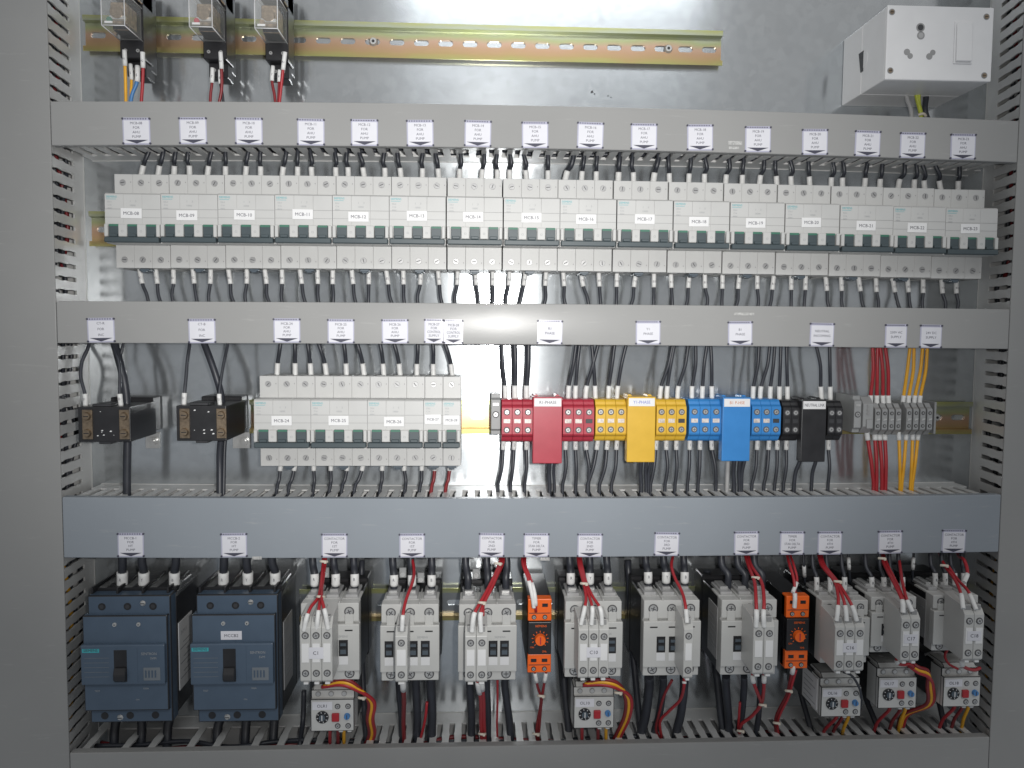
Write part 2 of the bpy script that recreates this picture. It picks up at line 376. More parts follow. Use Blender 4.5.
# paper tags under their clear holders, stuck to the lids
def paper_tag(parent, px, zc_loc, lines, zbot, wmm=25, hmm=22.5):
    x = W(px, 330 if parent is ducts[1][1] else (130 if parent is ducts[0][1] else 545), LD).x
    m = MB(); h = wmm/2; X0 = x; x = 0
    m.box(x-h, x+h, LD+.05, LD+.35, zbot, zbot+hmm+2, FILM)
    m.box(x-h+1.2, x+h-1, LD+.3, LD+.7, zbot+1.2, zbot+hmm-.6, PAPER)
    m.prism([(x-h+2,zbot+4.2),(x+h-2,zbot+4.2),(x,zbot+.9)], LD+.6, LD+.85, INK)
    for sx in (-1,1):
        for z in (zbot+1, zbot+hmm+1): m.cyl(x+sx*(h-.3), LD, z, 1.0, LD+1.1, INK, 8)
    for k in range(9): m.box(x-h+2+k*(wmm-4)/9, x-h+3.2+k*(wmm-4)/9, LD+.3, LD+.5, zbot+hmm+.4, zbot+hmm+1.4, INK)
    n = len(lines); top = zbot+hmm-3.2; st = (hmm-10.2)/max(n-1,1) if n > 2 else 4.5
    if n <= 2: top -= 3
    for i, s_ in enumerate(lines): m.text(s_, x, LD+.78, top-i*st, 3.3, INK, sx=min(1, (wmm-5)/(len(s_)*2.3)))
    o = obj('paper_tag', m, parent, (X0,0,random.uniform(-.5,.7)+bow([d_[1] for d_ in ducts].index(parent),X0))); o.rotation_euler = (0,random.uniform(-.022,.022),0); return o
NUMS = ['MCB-%02d'%k for k in range(8,24)]
place = ['1ST','2ND','3RD','4TH']
T1 = [136.5,193,249,311,364.5,420,478,535,590.5,644,700,758,815,868,913,963.5]
def dz(i): return -(Z[['a0','b0','c0'][i]]+Z[['a1','b1','c1'][i]])/2
for i, px in enumerate(T1):
    paper_tag(ducts[0][1], px, 0, [NUMS[i],'FOR','AHU','PUMP'], Z['a0']+dz(0)+.6)
for px, ln in ((101,['CT-R','FOR','INC']),(202,['CT-B','FOR','INC']),(287,['MCB-24','FOR','AHU','PUMP']),(341,['MCB-25','FOR','AHU','PUMP']),(395,['MCB-26','FOR','AHU','PUMP'])):
    paper_tag(ducts[1][1], px, 0, ln, Z['b0']+dz(1)+.6, 25, 21)
for px, ln in ((434,['MCB-27','FOR','CONTROL','SUPPLY']),(453.5,['MCB-28','FOR','CONTROL','SUPPLY'])): paper_tag(ducts[1][1], px, 0, ln, Z['b0']+dz(1)+.6, 18, 21)
for px, ln in ((550,['R1','PHASE']),(648,['Y1','PHASE']),(740,['B1','PHASE']),(822,['NEUTRAL','INCOMING']),(896,['230V AC','SUPPLY']),(931,['24V DC','SUPPLY'])):
    paper_tag(ducts[1][1], px, 0, ln, Z['b0']+dz(1)+.6, 24 if px<850 else 22, 21)
for i, (px, ln) in enumerate(((131,['MCCB-1','FOR','HT','PUMP']),(234,['MCCB-2','FOR','HT','PUMP']),(334.6,['CONTACTOR','FOR','1ST','PUMP']),(412,['CONTACTOR','FOR','1ST','PUMP']),(492,['CONTACTOR','FOR','2ND','PUMP']),
        (536.5,['TIMER','FOR','STAR DELTA','PUMP']),(590,['CONTACTOR','FOR','2ND','PUMP']),(667,['CONTACTOR','FOR','3RD','PUMP']),(746,['CONTACTOR','FOR','3RD','PUMP']),(792,['TIMER','FOR','STAR DELTA','PUMP']),
        (829.5,['CONTACTOR','FOR','4TH','PUMP']),(889.5,['CONTACTOR','FOR','4TH','PUMP']),(953.5,['CONTACTOR','FOR','4TH','PUMP']))):
    paper_tag(ducts[2][1], px, 0, ln, Z['c0']+dz(2)+.6, 24.5, 21.5)

WGR = mat('glue_residue', (.40,.40,.39), .6, 0, .3, 0, 700)
for dk, x, y, w2, h2 in ((0,735,143,14,3.5),(0,734,148,10,2.5),(1,744,314,20,2.5),(2,257,558,9,3),(2,545,559,9,3)):
    p = W(x,y,LD); zz = p.z+dz(dk)+bow(dk,p.x)*0; m = MB(); m.box(p.x-w2/2,p.x+w2/2,LD,LD+.3,zz-h2/2,zz+h2/2,WGR,.1); obj('sticker_remnant', m, ducts[dk][1], (0,0,0))

# ------------------------------------------------------------------ DIN rails
WEBG = mat('grey_metal_web', (.42,.44,.45), .3, .95, .12, 0, 20)  # plain grey metal, used for the web of the bottom row rail
def rail(x0, x1, zc, label, screws=(), web=None):
    t = thing('din_rail', label, 'mounting rail', (x0,0,zc), 'zinc plated mounting rails'); L = x1-x0; m = MB()
    n = max(1, round(L/25)); p = L/n
    for k in range(n): m.hole_cell(k*p,(k+1)*p,-12.5,12.5,4.6,3.0,.3,1.5,web or RAIL)
    for s in (-1,1):
        m.prism([(.3,s*11.5),(7.5,s*12.5),(7.5,s*17.5),(6.3,s*17.5),(6.3,s*13.6),(1.4,s*12.6)], 0, L, RAIL, 'x')
    obj('rail_profile', m, t)
    for sx in screws:
        s = MB(); s.cyl(sx-x0,1.4,0,4.6,4.0,STEEL,16,3.2); s.cyl(sx-x0,3.9,0,1.6,4.2,BLACK,6); obj('fixing_screw', s, t)
    return t
def zmid(l, r, d): return (W(*l,d).z+W(*r,d).z)/2
rail(W(84,40,5).x, W(722,47,5).x, zmid((300,40.5),(700,47.5),4), 'short golden slotted rail at the top holding three clear relays', [W(373,43,5).x, W(669,49,5).x])

# ------------------------------------------------------------------ miniature circuit breakers
PW = 18.0
def mcb_housing(n, w_):
    m = MB()
    for k in range(n):
        a, b = k*w_+(.12 if k == 0 else .04), (k+1)*w_-(.12 if k == n-1 else .04)
        m.box(a,b,7.6,52,-44.6,44.6,BODY,.3)
        m.prism([(50,-23),(71,-23),(73.5,-6),(73.5,22),(71.5,23.4),(50,23.4)], a, b, BODY, 'x', .2)
        m.box((a+b)/2-.4+6.9,(a+b)/2+.4+6.9,51.9,52.15,36.6,37.6,SEAM); m.box((a+b)/2-.4+6.9,(a+b)/2+.4+6.9,51.9,52.15,-38.4,-37.4,SEAM)
        m.box(a+.2,b-.2,73.4,73.62,8.2,8.55,SEAM); m.box(a+.2,b-.2,73.4,73.62,.6,.9,SEAM)
        # wire clamps seen at the terminal mouths
        m.box((a+b)/2-3.6,(a+b)/2+3.6,22,42,44.6,45.1,SEAM); m.box((a+b)/2-3.6,(a+b)/2+3.6,22,42,-45.1,-44.6,SEAM)
    m.text('SIEMENS', 6.4, 73.75, 19.6, 2.7, TEAL); m.box(1.6,10.6,73.45,73.65,17.4,17.7,TEAL)
    for q, s_ in enumerate(('5SL6','C16','400V')): m.text(s_, 4.6, 73.75, 15-q*3.0, 2.1, INKG)
    for k in range(n):
        m.box(k*w_+w_*.5+w_*.5-3.9 if k < n-1 else n*w_-3.6,(k+1)*w_+(3.9 if k < n-1 else -.3),71,77,-17.4,-5.8,BODY,.6)
    m.box(.3,3.6,71,77,-17.4,-5.8,BODY,.6)
    c = n*w_/2
    if n > 1:
        m.text('I', c-2, 73.75, 15.6, 2.6, INKG); m.text('10000', c, 73.75, 11.8, 2.2, INKG); m.text('3', c+3, 73.75, 15.6, 2.4, INKG)
    for k in range(n): m.text('O', (k+1)*w_, 77.15, -12.5, 3.0, INKG) if k < n-1 else None
    return m
def mcb_toggle(n, w_):
    m = MB()
    for k in range(n):
        c = (k+.5)*w_
        m.box(c-4.7, c+4.7, 72.2, 74.8, -18.6, -5.6, TOGG, .3)
        m.box(c-3.6, c+3.6, 74.6, 77.6, -17.6, -14.8, TOGG, .5)
        m.box(c-4.5, c+4.5, 74.4, 75.0, -7.6, -5.8, GREEN)
    m.box(.8, n*w_-.8, 71, 78.5, -22.8, -17.8, TOGG, .7)
    return m
def mcb_clip(n, w_):
    m = MB(); c = n*w_/2; m.box(c-4.5,c+4.5,30,50,-47.2,-44.8,SLATE,.4); m.box(c-2.5,c+2.5,38,51.5,-48.6,-47,SLATE,.4); return m
def breaker(n, x, z, sticker, label, group, w_=PW):
    kind = 'breaker'
    t = thing('circuit_breaker', label, 'circuit breaker', (x,0,z), group)
    obj('housing', shared(('housing',n,w_), lambda: mcb_housing(n,w_)), t)
    obj('toggle', shared(('toggle',n,w_), lambda: mcb_toggle(n,w_)), t)
    obj('release_clip', shared(('release_clip',n,w_), lambda: mcb_clip(n,w_)), t)
    for k in range(n):
        for zz in (36.6,-36.6):
            o = screw(t, (k+.5)*w_-.6, 51.6, zz, 3.3, slot='single', dull=True); o.rotation_euler = (0, random.uniform(0,3), 0)
    m = MB(); c = n*w_/2-1.5+random.uniform(-1.2,1.2) if n > 1 else w_/2; hw = 9.6 if n > 1 else 7.8; zz = 3.8+random.uniform(-1.7,1.3)
    m.box(c-hw,c+hw,73.6,74.1,zz-4.6,zz+4.6,PAPER2,.1); m.text(sticker, c, 74.25, zz-.2, 4.3 if n>1 else 3.4, INK)
    o = obj('sticker', m, t); o.rotation_euler = (0, random.uniform(-.012,.012), 0)
    return t
# upper row of sixteen: 54 mm each
uL, uR = W(104.5,194,73), W(998,210,73)
uw = (uR.x-uL.x)/16/3; zUL = W(115,175,52).z-46; zUR = W(980,188.5,52).z-46
print('UPPER', uw*3, zUL, zUR)
BR1 = []
EDGE = [104.5,160.8,217.8,274.8,332.4,389.3,446.7,503.8,560.2,617.3,673.8,730.5,785.6,840.5,893.6,946,998]
for i in range(16):
    yy = 194+(EDGE[i]-104)/894*16; x = W(EDGE[i],yy,73).x; x1 = W(EDGE[i+1],yy+1,73).x; f = (i+.5)/16
    z = zUL+(zUR-zUL)*f+4.0*(1-((EDGE[i]+28-460)/520)**2)
    gap = .9 if i in (5,6,8,9,10,11,12) else .15
    breaker(3, x, z, NUMS[i], 'light grey three pole breaker stickered %s, %s from left in the upper row'%(NUMS[i],ORD[i]), 'breakers in the upper row', round((x1-x-gap)/3,2))
    BR1.append((x,z))
rail(W(90,225,5).x, uR.x+6, (zUL+zUR)/2, 'golden rail mostly hidden behind the upper row of sixteen breakers')
# lower group of five
lL = W(253.8,399,73); lR = W(460.8,399,73); lw = (lR.x-lL.x)/11; zL2 = (W(300,376,52).z-46 + W(300,466,52).z+46)/2
print('LOWER', lw, zL2)
xx = lL.x; BR2 = []
for i, (n, s_) in enumerate(((3,'MCB-24'),(3,'MCB-25'),(3,'MCB-26'),(1,'MCB-27'),(1,'MCB-28'))):
    breaker(n, xx, zL2, s_, 'light grey %s pole breaker stickered %s in the short row left of red block'%('three' if n==3 else 'single',s_), 'breakers in the short middle row', lw)
    BR2.append(xx); xx += n*lw
zr2 = zmid((476,416.5),(945,418),5)
rail(W(250,417,5).x, W(971,418,5).x, zr2, 'golden rail behind the coloured distribution blocks in the middle row', [W(938,419,5).x])
zr3 = zmid((540,603),(370,604),5)
rail(W(300,603,5).x, W(965,600,5).x, zr3, 'golden rail behind the contactors in the bottom row', web=WEBG)

# ------------------------------------------------------------------ wires
def sleeve_mesh(Q, a, b, r, txt):
    ia = min(range(len(Q)), key=lambda i: (Q[i]-a).length); ib = min(range(len(Q)), key=lambda i: (Q[i]-b).length)
    if ia > ib: ia, ib = ib, ia
    if ib >= len(Q)-4 and (Q[-1]-Q[ib]).length < 6: ib = len(Q)-1
    if ia <= 3 and (Q[ia]-Q[0]).length < 3: ia = 0
    if ib-ia < 1: ib = min(ia+1, len(Q)-1); ia = ib-1
    L = Q[ia:ib+1]
    if ib == len(Q)-1: L = L+[L[-1]+(L[-1]-L[-2]).normalized()*.6]
    m = MB(); m.tube(L, r, SLEEV, 10, spline=False)
    if txt:
        c = (L[0]+L[-1])/2; k = L[len(L)//2]; d = (L[-1]-L[0]); ang = math.atan2(d.z, d.x); ang = ang-math.pi/2 if ang>0 else ang+math.pi/2
        c = k if len(L) > 2 else c
        m.text(txt, c.x, c.y+r+.15, c.z, min(r*1.7,4.2)/(1 if len(txt)<2 else 1.25), INK, rot=ang, sx=.8)
    return m
def wire(pts, r, mt, label, group, ferr=None, txt=None, name='wire', cat='wire', fr=None, seg=8, shift=0):
    """pts: (px,py,d) or Vector; ferr: list of (a, b) indices fractions into sleeves given as two points"""
    P = [p if isinstance(p, Vector) else W(*p) for p in pts]; o0 = P[0].copy()
    Q = spline_pts([p-o0 for p in P]); m = MB(); m.tube(Q, r, mt, seg, spline=False); o = obj(name, m, None, tuple(o0)); tag(o, label, cat, group)
    for k, (a, b) in enumerate(ferr or []):
        a = a if isinstance(a, Vector) else W(*a); b = b if isinstance(b, Vector) else W(*b)
        obj('marker_sleeve', sleeve_mesh(Q, a-o0, b-o0, fr or r+.6, txt), o)
    return o
SIDE3 = ['left','middle','right']
A1 = [(140.2,149.5),(157.5,163.6),(173.6,175.9),(189.6,188.6),(206.8,212),(225.5,225.5),(245,248.8),(260.6,260.6),(281.7,286.6),(297.5,298),(312,310.3),(336,335.2),(348.4,347),(365,358.9),(385,384.3),(401.6,397),(422.3,422.8),(439.4,435.3),
      (459.5,460.3),(481.5,484.5),(497.3,497.3),(509.8,509.8),(527.2,523),(548,548),(564.2,573.7),(581.1,584.5),(596,597),(618,620),(633.7,632.6),(652.7,658.6),(669.7,668.4),(688.5,690.7),(704.6,704.6),(725.4,728.7),(742,743.6),(759,764),(777,775),(791.5,790),
      (810,808),(831,832.6),(842.5,842.7),(864.2,867.6),(879.5,882),(897.5,904.6),(914,915.8),(925.2,921.8),(941.5,934.7),(957.9,959.4)]
B1 = [(139.5,149),(155.5,161.8),(173.3,174),(192.8,197.9),(210.6,209.5),(228.3,235.4),(246.9,246.3),(264.6,271),(281.9,282.9),(299.8,306.7),(317.3,319.4),(332.8,332.6),(351.6,357),(368.9,368.4),(386.1,393.5),(403.2,404.9),(420.9,418.4),(437.9,443.3),(457.8,455.7),(475.5,478.6),(492.8,492.8),(509.8,506),(525.8,518.7),
      (546.2,542.9),(563.2,566.5),(581,589),(598.7,601.3),(617,616),(636,629.2),(654,653.8),(671,672.4),(689.6,685),(704.9,706),(722.6,721.9),(739.7,734.6),(757.4,757.4),(774,768.4),(791.4,790.9),(805.9,803.8),(825.7,830),(841.2,843),(858.5,865.2),(876,877.8),(892.7,900.5),(907.4,911.5),(923.1,922.9),(941.7,945),(956.4,956.4)]
def at_z(px, z, d, py):
    """same as W but slid to height z"""
    p = W(px, py, d); q = W(px, py+10, d); t = (z-p.z)/(q.z-p.z); return p+(q-p)*t
for i, (fx, tx) in enumerate(A1):
    b = i//3; zt = BR1[b][1]+44.6; d = 34; r = 2.1 if i not in (24,29,27) else 2.5
    a = at_z(fx, zt-1, d, 170); e = at_z(fx+(tx-fx)*.35, zt+12, d, 165); tp = at_z(tx, Z['a0']+4, d+6, 152); tp.z += bow(0,tp.x)
    mid = a+(tp-a)*.6+Vector((random.uniform(-1.8,1.8),2,0))
    wire([a, e, mid, tp, tp+Vector((random.uniform(-3,3),-4,14))], r, W_BK, '%s black wire into the top of the upper row breaker stickered %s'%(SIDE3[i%3],NUMS[b]), 'black wires above the upper breakers', [(a, e)], None)
for i, (fx, bx) in enumerate(B1):
    b = i//3; zt = BR1[b][1]-44.6; d = 34
    a = at_z(fx, zt+1, d, 270); e = at_z(fx+(bx-fx)*.3, zt-14, d, 284); bo = at_z(bx, Z['b1']-3, d+3, 303)
    mid = e+(bo-e)*.5+Vector((random.uniform(-1.8,1.8),1,0))
    wire([a, e, mid, bo, bo+Vector((0,0,-9))], 1.75, W_BK, '%s black wire out of the bottom of upper row breaker stickered %s'%(SIDE3[i%3],NUMS[b]), 'black wires below the upper breakers', [(a, e)], '%s%d'%('RYB'[i%3],b+1))
A2 = [(276.9,281),(295.2,294.6),(311,306.9),(326.6,317.3),(346.6,343.3),(364.3,356.1),(384,379.3),(400.4,393),(416.8,417.6),(433.4,432.6),(452.6,443.6)]
B2 = [(281,277.4),(295.5,289.2),(313.8,313.8),(331,330.2),(348,342.5),(363.8,355.3),(382.6,380.7),(404,405.6),(422.2,420.3),(435.4,432),(450.4,446.3)]
def b2name(i): return ('MCB-24','MCB-25','MCB-26')[i//3] if i < 9 else ('MCB-27','MCB-28')[i-9]
for i, (fx, tx) in enumerate(A2):
    zt = zL2+44.6; d = 34; pos = SIDE3[i%3]+' ' if i < 9 else 'single '
    a = at_z(fx, zt-1, d, 374); e = at_z(fx+(tx-fx)*.2, zt+12, d, 364); tp = at_z(tx, Z['b0']+5, d+4, 343)
    wire([a, e, e+(tp-e)*.5+Vector((.6,2,0)), tp, tp+Vector((0,0,8))], 2.0, W_BK, '%sblack wire into the top of the middle row breaker stickered %s'%(pos,b2name(i)), 'black wires above the middle breakers', [(a,e)], None)
for i, (fx, bx) in enumerate(B2):
    zt = zL2-44.6; d = 34; mt = W_BK if i < 9 else W_DR; cn = 'black' if i < 9 else 'dark red'; pos = SIDE3[i%3]+' ' if i < 9 else 'single '
    a = at_z(fx, zt+1, d, 467); e = at_z(fx+(bx-fx)*.25, zt-8, d, 476); bo = at_z(bx, Z['c1']+3, d+3, 488)
    wire([a, e, e+(bo-e)*.6+Vector((.8,1,0)), bo, bo+Vector((-2,0,-14))], 1.8, mt, '%s%s wire out of the bottom of middle row breaker stickered %s'%(pos,cn,b2name(i)), 'wires below the middle breakers', [(a,e)], None)

# ------------------------------------------------------------------ current transformers (two black blocks)
def ct(x0, x1, y0, y1, label, terms, foot_px):
    a = W(x0,y1,83); b = W(x1,y0,83); w_, h = b.x-a.x, b.z-a.z
    t = thing('current_transformer', label, 'current transformer', tuple(Vector((a.x,0,a.z))), 'black current transformers')
    m = MB(); m.box(0,w_,22,83,0,h,BLACK,.8,2); m.box(3,w_-3,2,22,2,h+4,BLACK,1)
    m.box(w_*.25,w_*.62,60,80,h,h+2.5,DARK,.4); m.box(w_*.35,w_*.6,60,79,-2.5,0,DARK,.4)
    for k in range(7):      # scuffs of old adhesive on the front
        c, z = random.uniform(w_*.35,w_*.75), random.choice((h*.2,h*.3,h*.85))+random.uniform(-1,1); q = random.uniform(.4,1.3)
        m.prism([(c-q,z-q*.4),(c+q*.7,z-q*.6),(c+q*1.4,z+q*.3),(c,z+q*.7)], 82.9, 83.25, PAPER2)
    obj('housing', m, t)
    for px in terms:
        c = W(px,(y0+y1)/2,83).x-a.x; s = MB(); s.box(c-4.6,c+4.6,82.9,84.6,h*.08,h*.92,BRASS,.4)
        for z in (h*.26,h*.74): s.cyl(c,84.5,z,4.0,87,BRASS,14,3.2); s.box(c-2.4,c+2.4,86.6,87.3,z-.4,z+.4,BLACK)
        obj('terminal', s, t)
    s = MB(); c = W(foot_px[0],foot_px[1],4); fx, fz = c.x-a.x, c.z-a.z
    s.box(w_*.6, fx+6, .4, 2, fz-8, fz+9, STEEL, .3); s.cyl(fx,2,fz,4.5,5.5,STEEL,6); s.cyl(fx,5.4,fz,2.4,8,STEEL,10); obj('mounting_foot', s, t)
ct(78.5,130,407,442,'black current transformer at far left with white scuffs, under first tag',(87.9,124.8),(153,441))
ct(176.7,226,405.8,441,'black current transformer close beside the short breaker row',(185,221.8),(244,441))
g = 'wires of the current transformers'
c1 = at_z(85.4, W(85,407,60).z-1, 60, 405)
wire([W(85.6,406,70),W(85,394,70),W(81,378,66),W(82,362,60),W(88,348,55),W(90,338,50)],1.7,W_BK,'thin black wire bowing leftwards to the leftmost transformer terminal',g,[(W(85.6,406.5,70),W(84.8,394,70))],'S1')
wire([W(121,406,70),W(119.8,394,70),W(120,380,66),W(119,362,60),W(114,348,55),W(112,338,50)],1.7,W_BK,'thin black wire to right terminal of the leftmost transformer',g,[(W(121,406.5,70),W(119.8,394,70))],'S2')
wire([W(184,405,70),W(184.5,393,70),W(186,378,66),W(187.5,360,60),W(189.5,346,55),W(190,338,50)],1.7,W_BK,'thin black wire to left terminal of the transformer beside the breakers',g,[(W(184,405.5,70),W(184.6,393,70))],'S1')
wire([W(220,406,70),W(219.2,394,70),W(221.5,376,64),W(224,362,58),W(227.5,346,52),W(228,338,50)],1.5,W_BK,'thin black wire rising right from the transformer beside the breakers',g,[(W(220,406.5,70),W(219.3,394,70))],'S2')
g = 'thick black cables through the transformers'
wire([W(113,338,40),W(118,356,45),W(124,380,50),W(127,405,50),W(127.5,440,50),W(127,470,50),W(127,489,50),W(127,500,50)],4.0,W_BK,'thick black cable dropping behind the leftmost transformer into the duct',g,name='cable',cat='cable')
wire([W(125,338,40),W(122,350,44),W(119,364,44),W(122,384,42),W(126,410,42)],1.6,W_BK,'thin black wire crossing the thick cable above the leftmost transformer',g)
wire([W(202,338,45),W(209,356,50),W(216,376,52),W(221,395,50),W(223,420,44),W(220,450,40),W(219.8,470,40),W(219.8,500,45)],3.4,W_BK,'thick black cable slanting into the transformer beside the breakers',g,name='cable',cat='cable')
wire([W(226,430,36),W(224.5,450,38),W(224,470,40),W(223.5,500,45)],1.9,W_BK,'thin black cable leaving the underside of the transformer beside the breakers',g,name='cable',cat='cable')

# ------------------------------------------------------------------ distribution blocks
def block(spec, M, label, txt, ink, cols, rod=True):
    (xl0,xl1,yl0,yl1), (cx0,cx1,cy0,cy1), (xr0,xr1,yr0,yr1) = spec; D = 55; DC = 61
    o = W(xl0,(yl0+yl1)/2,D); t = thing('distribution_block', label, 'terminal block', (o.x,0,o.z), 'coloured distribution blocks')
    for (x0,x1,y0,y1), nc in (((xl0,xl1,yl0,yl1),cols[0]), ((xr0,xr1,yr0,yr1),cols[1])):
        a = W(x0,y1,D)-o; b = W(x1,y0,D)-o; m = MB(); h = b.z-a.z; w_ = (b.x-a.x)/nc
        for k in range(nc):
            p, q = a.x+k*w_+.1, a.x+(k+1)*w_-.1
            m.prism([(6,a.z+4),(24,a.z),(D-7,a.z),(D-5,a.z+2),(D-3.5,a.z+5),(D-1,a.z+6.5),(D,a.z+8),(D,b.z-8),(D-1,b.z-6.5),(D-3.5,b.z-5),(D-5,b.z-2),(D-7,b.z),(24,b.z),(6,b.z-4)], p, q, M, 'x', .25)
        obj('terminal_body', m, t)
        for k in range(nc):
            c = a.x+(k+.5)*w_; zc = (a.z+b.z)/2
            for s in (1,-1):
                q = screw(t, c, D-.1, zc+s*h*.21, 2.3); q.rotation_euler = (0, random.uniform(0,3), 0)
            s = MB(); s.box(c-w_*.32,c+w_*.32,D-.3,D+.5,zc-2.1,zc+2.1,CLEARW if M is not BLACK else BLACK,.2)
            if M is BLACK or (k == nc-1 and x0 == xr0): s = MB(); s.box(c-w_*.32,c+w_*.32,D-.3,D+.3,zc-2.1,zc+2.1,DARK,.2)
            obj('test_window', s, t)
    a = W(cx0,cy1,DC)-o; b = W(cx1,cy0,DC)-o
    m = MB(); m.box(a.x,b.x,50,DC,a.z,b.z,M,.8,2); m.box(a.x+1,b.x-1,10,48,b.z-42,b.z-2,M,.5)
    for px in (a.x+3, b.x-5): m.cyl(px+1,30,b.z-1,2.6,50,M,12)
    obj('centre_cover', m, t)
    m = MB(); m.box(a.x+1.2,b.x-1.2,DC-.1,DC+.5,b.z-9.4,b.z-1.4,PAPER2,.1); m.text(txt,(a.x+b.x)/2,DC+.65,b.z-5.5,4.2,ink,sx=.95 if len(txt)<9 else .72); obj('sticker', m, t)
    return t
CLEARW = mat('milky_window', (.62,.56,.52), .3, .1, .25, 0, 400)
block(((501.5,533.4,400,442.3),(532.5,562.6,397,463.6),(562.6,594.6,400,442.3)), RED, 'red distribution block with tall centre cover beside the short breaker row', 'R1-PHASE', INK, (3,3))
block(((595.2,626.6,400,441.5),(626.6,656,396.8,462.3),(656,687,400,441.5)), YEL, 'yellow distribution block with tall centre cover between red and blue', 'Y1-PHASE', INKB, (3,3))
block(((688.6,722,399.7,441.5),(721.5,751.3,397.4,461.2),(751.3,781.6,400,441.5)), BLUE, 'blue distribution block with tall centre cover right of the yellow one', 'B1 P-HSE', INKO, (3,3))
block(((782.4,800.3,401,441.5),(800.3,827,399.8,462),(827,843.6,401.5,441)), BLACK, 'black distribution block with tall centre cover right of the blue one', 'NEUTRAL LINK', INK, (2,2))

# small end clamp left of the red block
def end_clamp(x0, x1, y0, y1, label, D=45):
    a = W(x0,y1,D); b = W(x1,y0,D); t = thing('end_clamp', label, 'rail clamp', (a.x,0,a.z), 'grey rail end clamps'); w_, h = b.x-a.x, b.z-a.z
    m = MB(); m.prism([(7,0),(D-4,0),(D-4,h*.1),(D,h*.14),(D,h*.86),(D-4,h*.9),(D-4,h),(7,h)],0,w_,CLAMP,'x',.4); obj('clamp_body', m, t)
    screw(t, w_/2, D-.1, h*.5, min(2.6,w_*.3)); s = MB(); s.box(w_*.2,w_*.8,D,D+.8,h*.72,h*.78,STEEL); obj('marker_slot', s, t)
end_clamp(491,500.6,394,435,'small grey end clamp on the rail against the red block')
end_clamp(853.5,862,396,433,'ribbed grey end clamp between black block and slanted terminal',50)

# grey spring terminals, right
def spring_terminal(x0, x1, y0, y1, label, D=48):
    a = W(x0,y1,D); b = W(x1,y0,D); t = thing('spring_terminal', label, 'terminal', (a.x,0,a.z), 'grey spring terminals'); w_, h = b.x-a.x, b.z-a.z
    m = MB(); m.prism([(6,2),(20,0),(D-7,0),(D-4,h*.12),(D-1,h*.16),(D,h*.2),(D,h*.8),(D-1,h*.84),(D-4,h*.88),(D-7,h),(20,h),(6,h-2)],.1,w_-.1,CLAMP,'x',.25); obj('terminal_body', m, t)
    m = MB()
    for z in (h*.30,h*.70): m.cyl(w_/2,D-4,z,w_*.33,D+.2,BLACK,12); m.cyl(w_/2,D-4,z,w_*.2,D+.5,SEAM,8)
    obj('entry_hole', m, t)
    s = MB(); s.prism([(w_*.15,h*.46),(w_*.8,h*.50),(w_*.85,h*.54),(w_*.2,h*.53)],D,D+1.2,STEEL); obj('bridge', s, t)
for k in range(4): spring_terminal(874.5+k*6.9,881.2+k*6.9,404,435.5,'grey spring terminal, %s of four under the red wires'%ORD[k])
for k in range(4): spring_terminal(905.8+k*6.9,912.5+k*6.9,403.5,435.5,'grey spring terminal, %s of four under the yellow wires'%ORD[k])
def slanted(x0,x1,y0,y1,label):
    D = 52; a = W(x0,y1,D); b = W(x1,y0,D); w_, h = b.x-a.x, b.z-a.z; t = thing('fuse_terminal', label, 'terminal', (a.x,0,a.z))
    m = MB(); m.prism([(6,2),(D-8,0),(D,h*.2),(D,h*.8),(D-8,h),(6,h-2)],0,w_,CLAMP,'x',.4); obj('terminal_body', m, t)
    m = MB()
    for k in range(3): m.box(w_*.35,w_*.62,D,D+1,h*.52+k*4,h*.52+k*4+2.4,SEAM)
    m.box(w_*.3,w_*.9,D,D+2,h*.15,h*.4,CLAMP,.3); obj('marker_clip', m, t)
slanted(862.5,874,397,434,'grey fuse terminal with marker clip left of the spring terminals')
def endstop(px, label):
    D = 40; a = W(px,434,D); b = W(px+3.5,402,D); t = thing('end_stop', label, 'rail clamp', (a.x,0,a.z)); m = MB(); m.box(0,b.x-a.x,6,D,0,b.z-a.z,CLAMP,.5); obj('clamp_body', m, t)
endstop(901.9,'thin grey partition between the two sets of four spring terminals'); endstop(933.6,'thin grey end stop right of the last spring terminal on bare rail')

# wires of the middle row, right part
ZB = Z['b0']; ZC = Z['c1']
def topwire(fx, tx, zt, d, r, mt, lab, grp, ftop=13, bow=0, txt=None):
    a = at_z(fx, zt-1, d, 395); e = at_z(fx+(tx-fx)*.12, zt+ftop, d, 388); tp = at_z(tx, ZB+5, d+4, 343)
    k = Vector((bow,2,0)); wire([a, e, e+(tp-e)*.45+k, e+(tp-e)*.75+k*.6, tp, tp+Vector((0,0,8))], r, mt, lab, grp, [(a,e)], txt)
def botwire(fx, bx, zt, d, r, mt, lab, grp, fbot=11, bow=0, sleeve=True, txt=None):
    a = at_z(fx, zt+1, d, 440); e = at_z(fx+(bx-fx)*.15, zt-fbot, d, 452); bo = at_z(bx, ZC+3, d+2, 488)
    k = Vector((bow,1.5,0)); wire([a, e, e+(bo-e)*.45+k, e+(bo-e)*.8+k*.5, bo, bo+Vector((0,0,-14))], r, mt, lab, grp, [(a,e)] if sleeve else [], txt)
ztB = W(600,400,55).z; zbB = W(600,442,55).z
tb = [('red','left',0,[(505.3,502),(515,514.5),(526.5,528.5)]),('red','right',1,[(568,576.5),(575.2,580),(585.3,599),(595.5,591.5)]),
      ('yellow','left',2,[(608.2,615),(616.8,627)]),('yellow','right',3,[(659.6,673),(666.5,675),(677.3,688.5)]),
      ('blue','left',4,[(691.8,695.5),(702,707.5),(712,710.5)]),('blue','right',5,[(752.8,759),(760,770),(770,775),(779.3,781)]),('black','left',6,[(787.5,786.5)]),('black','right',7,[(821.5,815.5),(830.3,829.5)])]
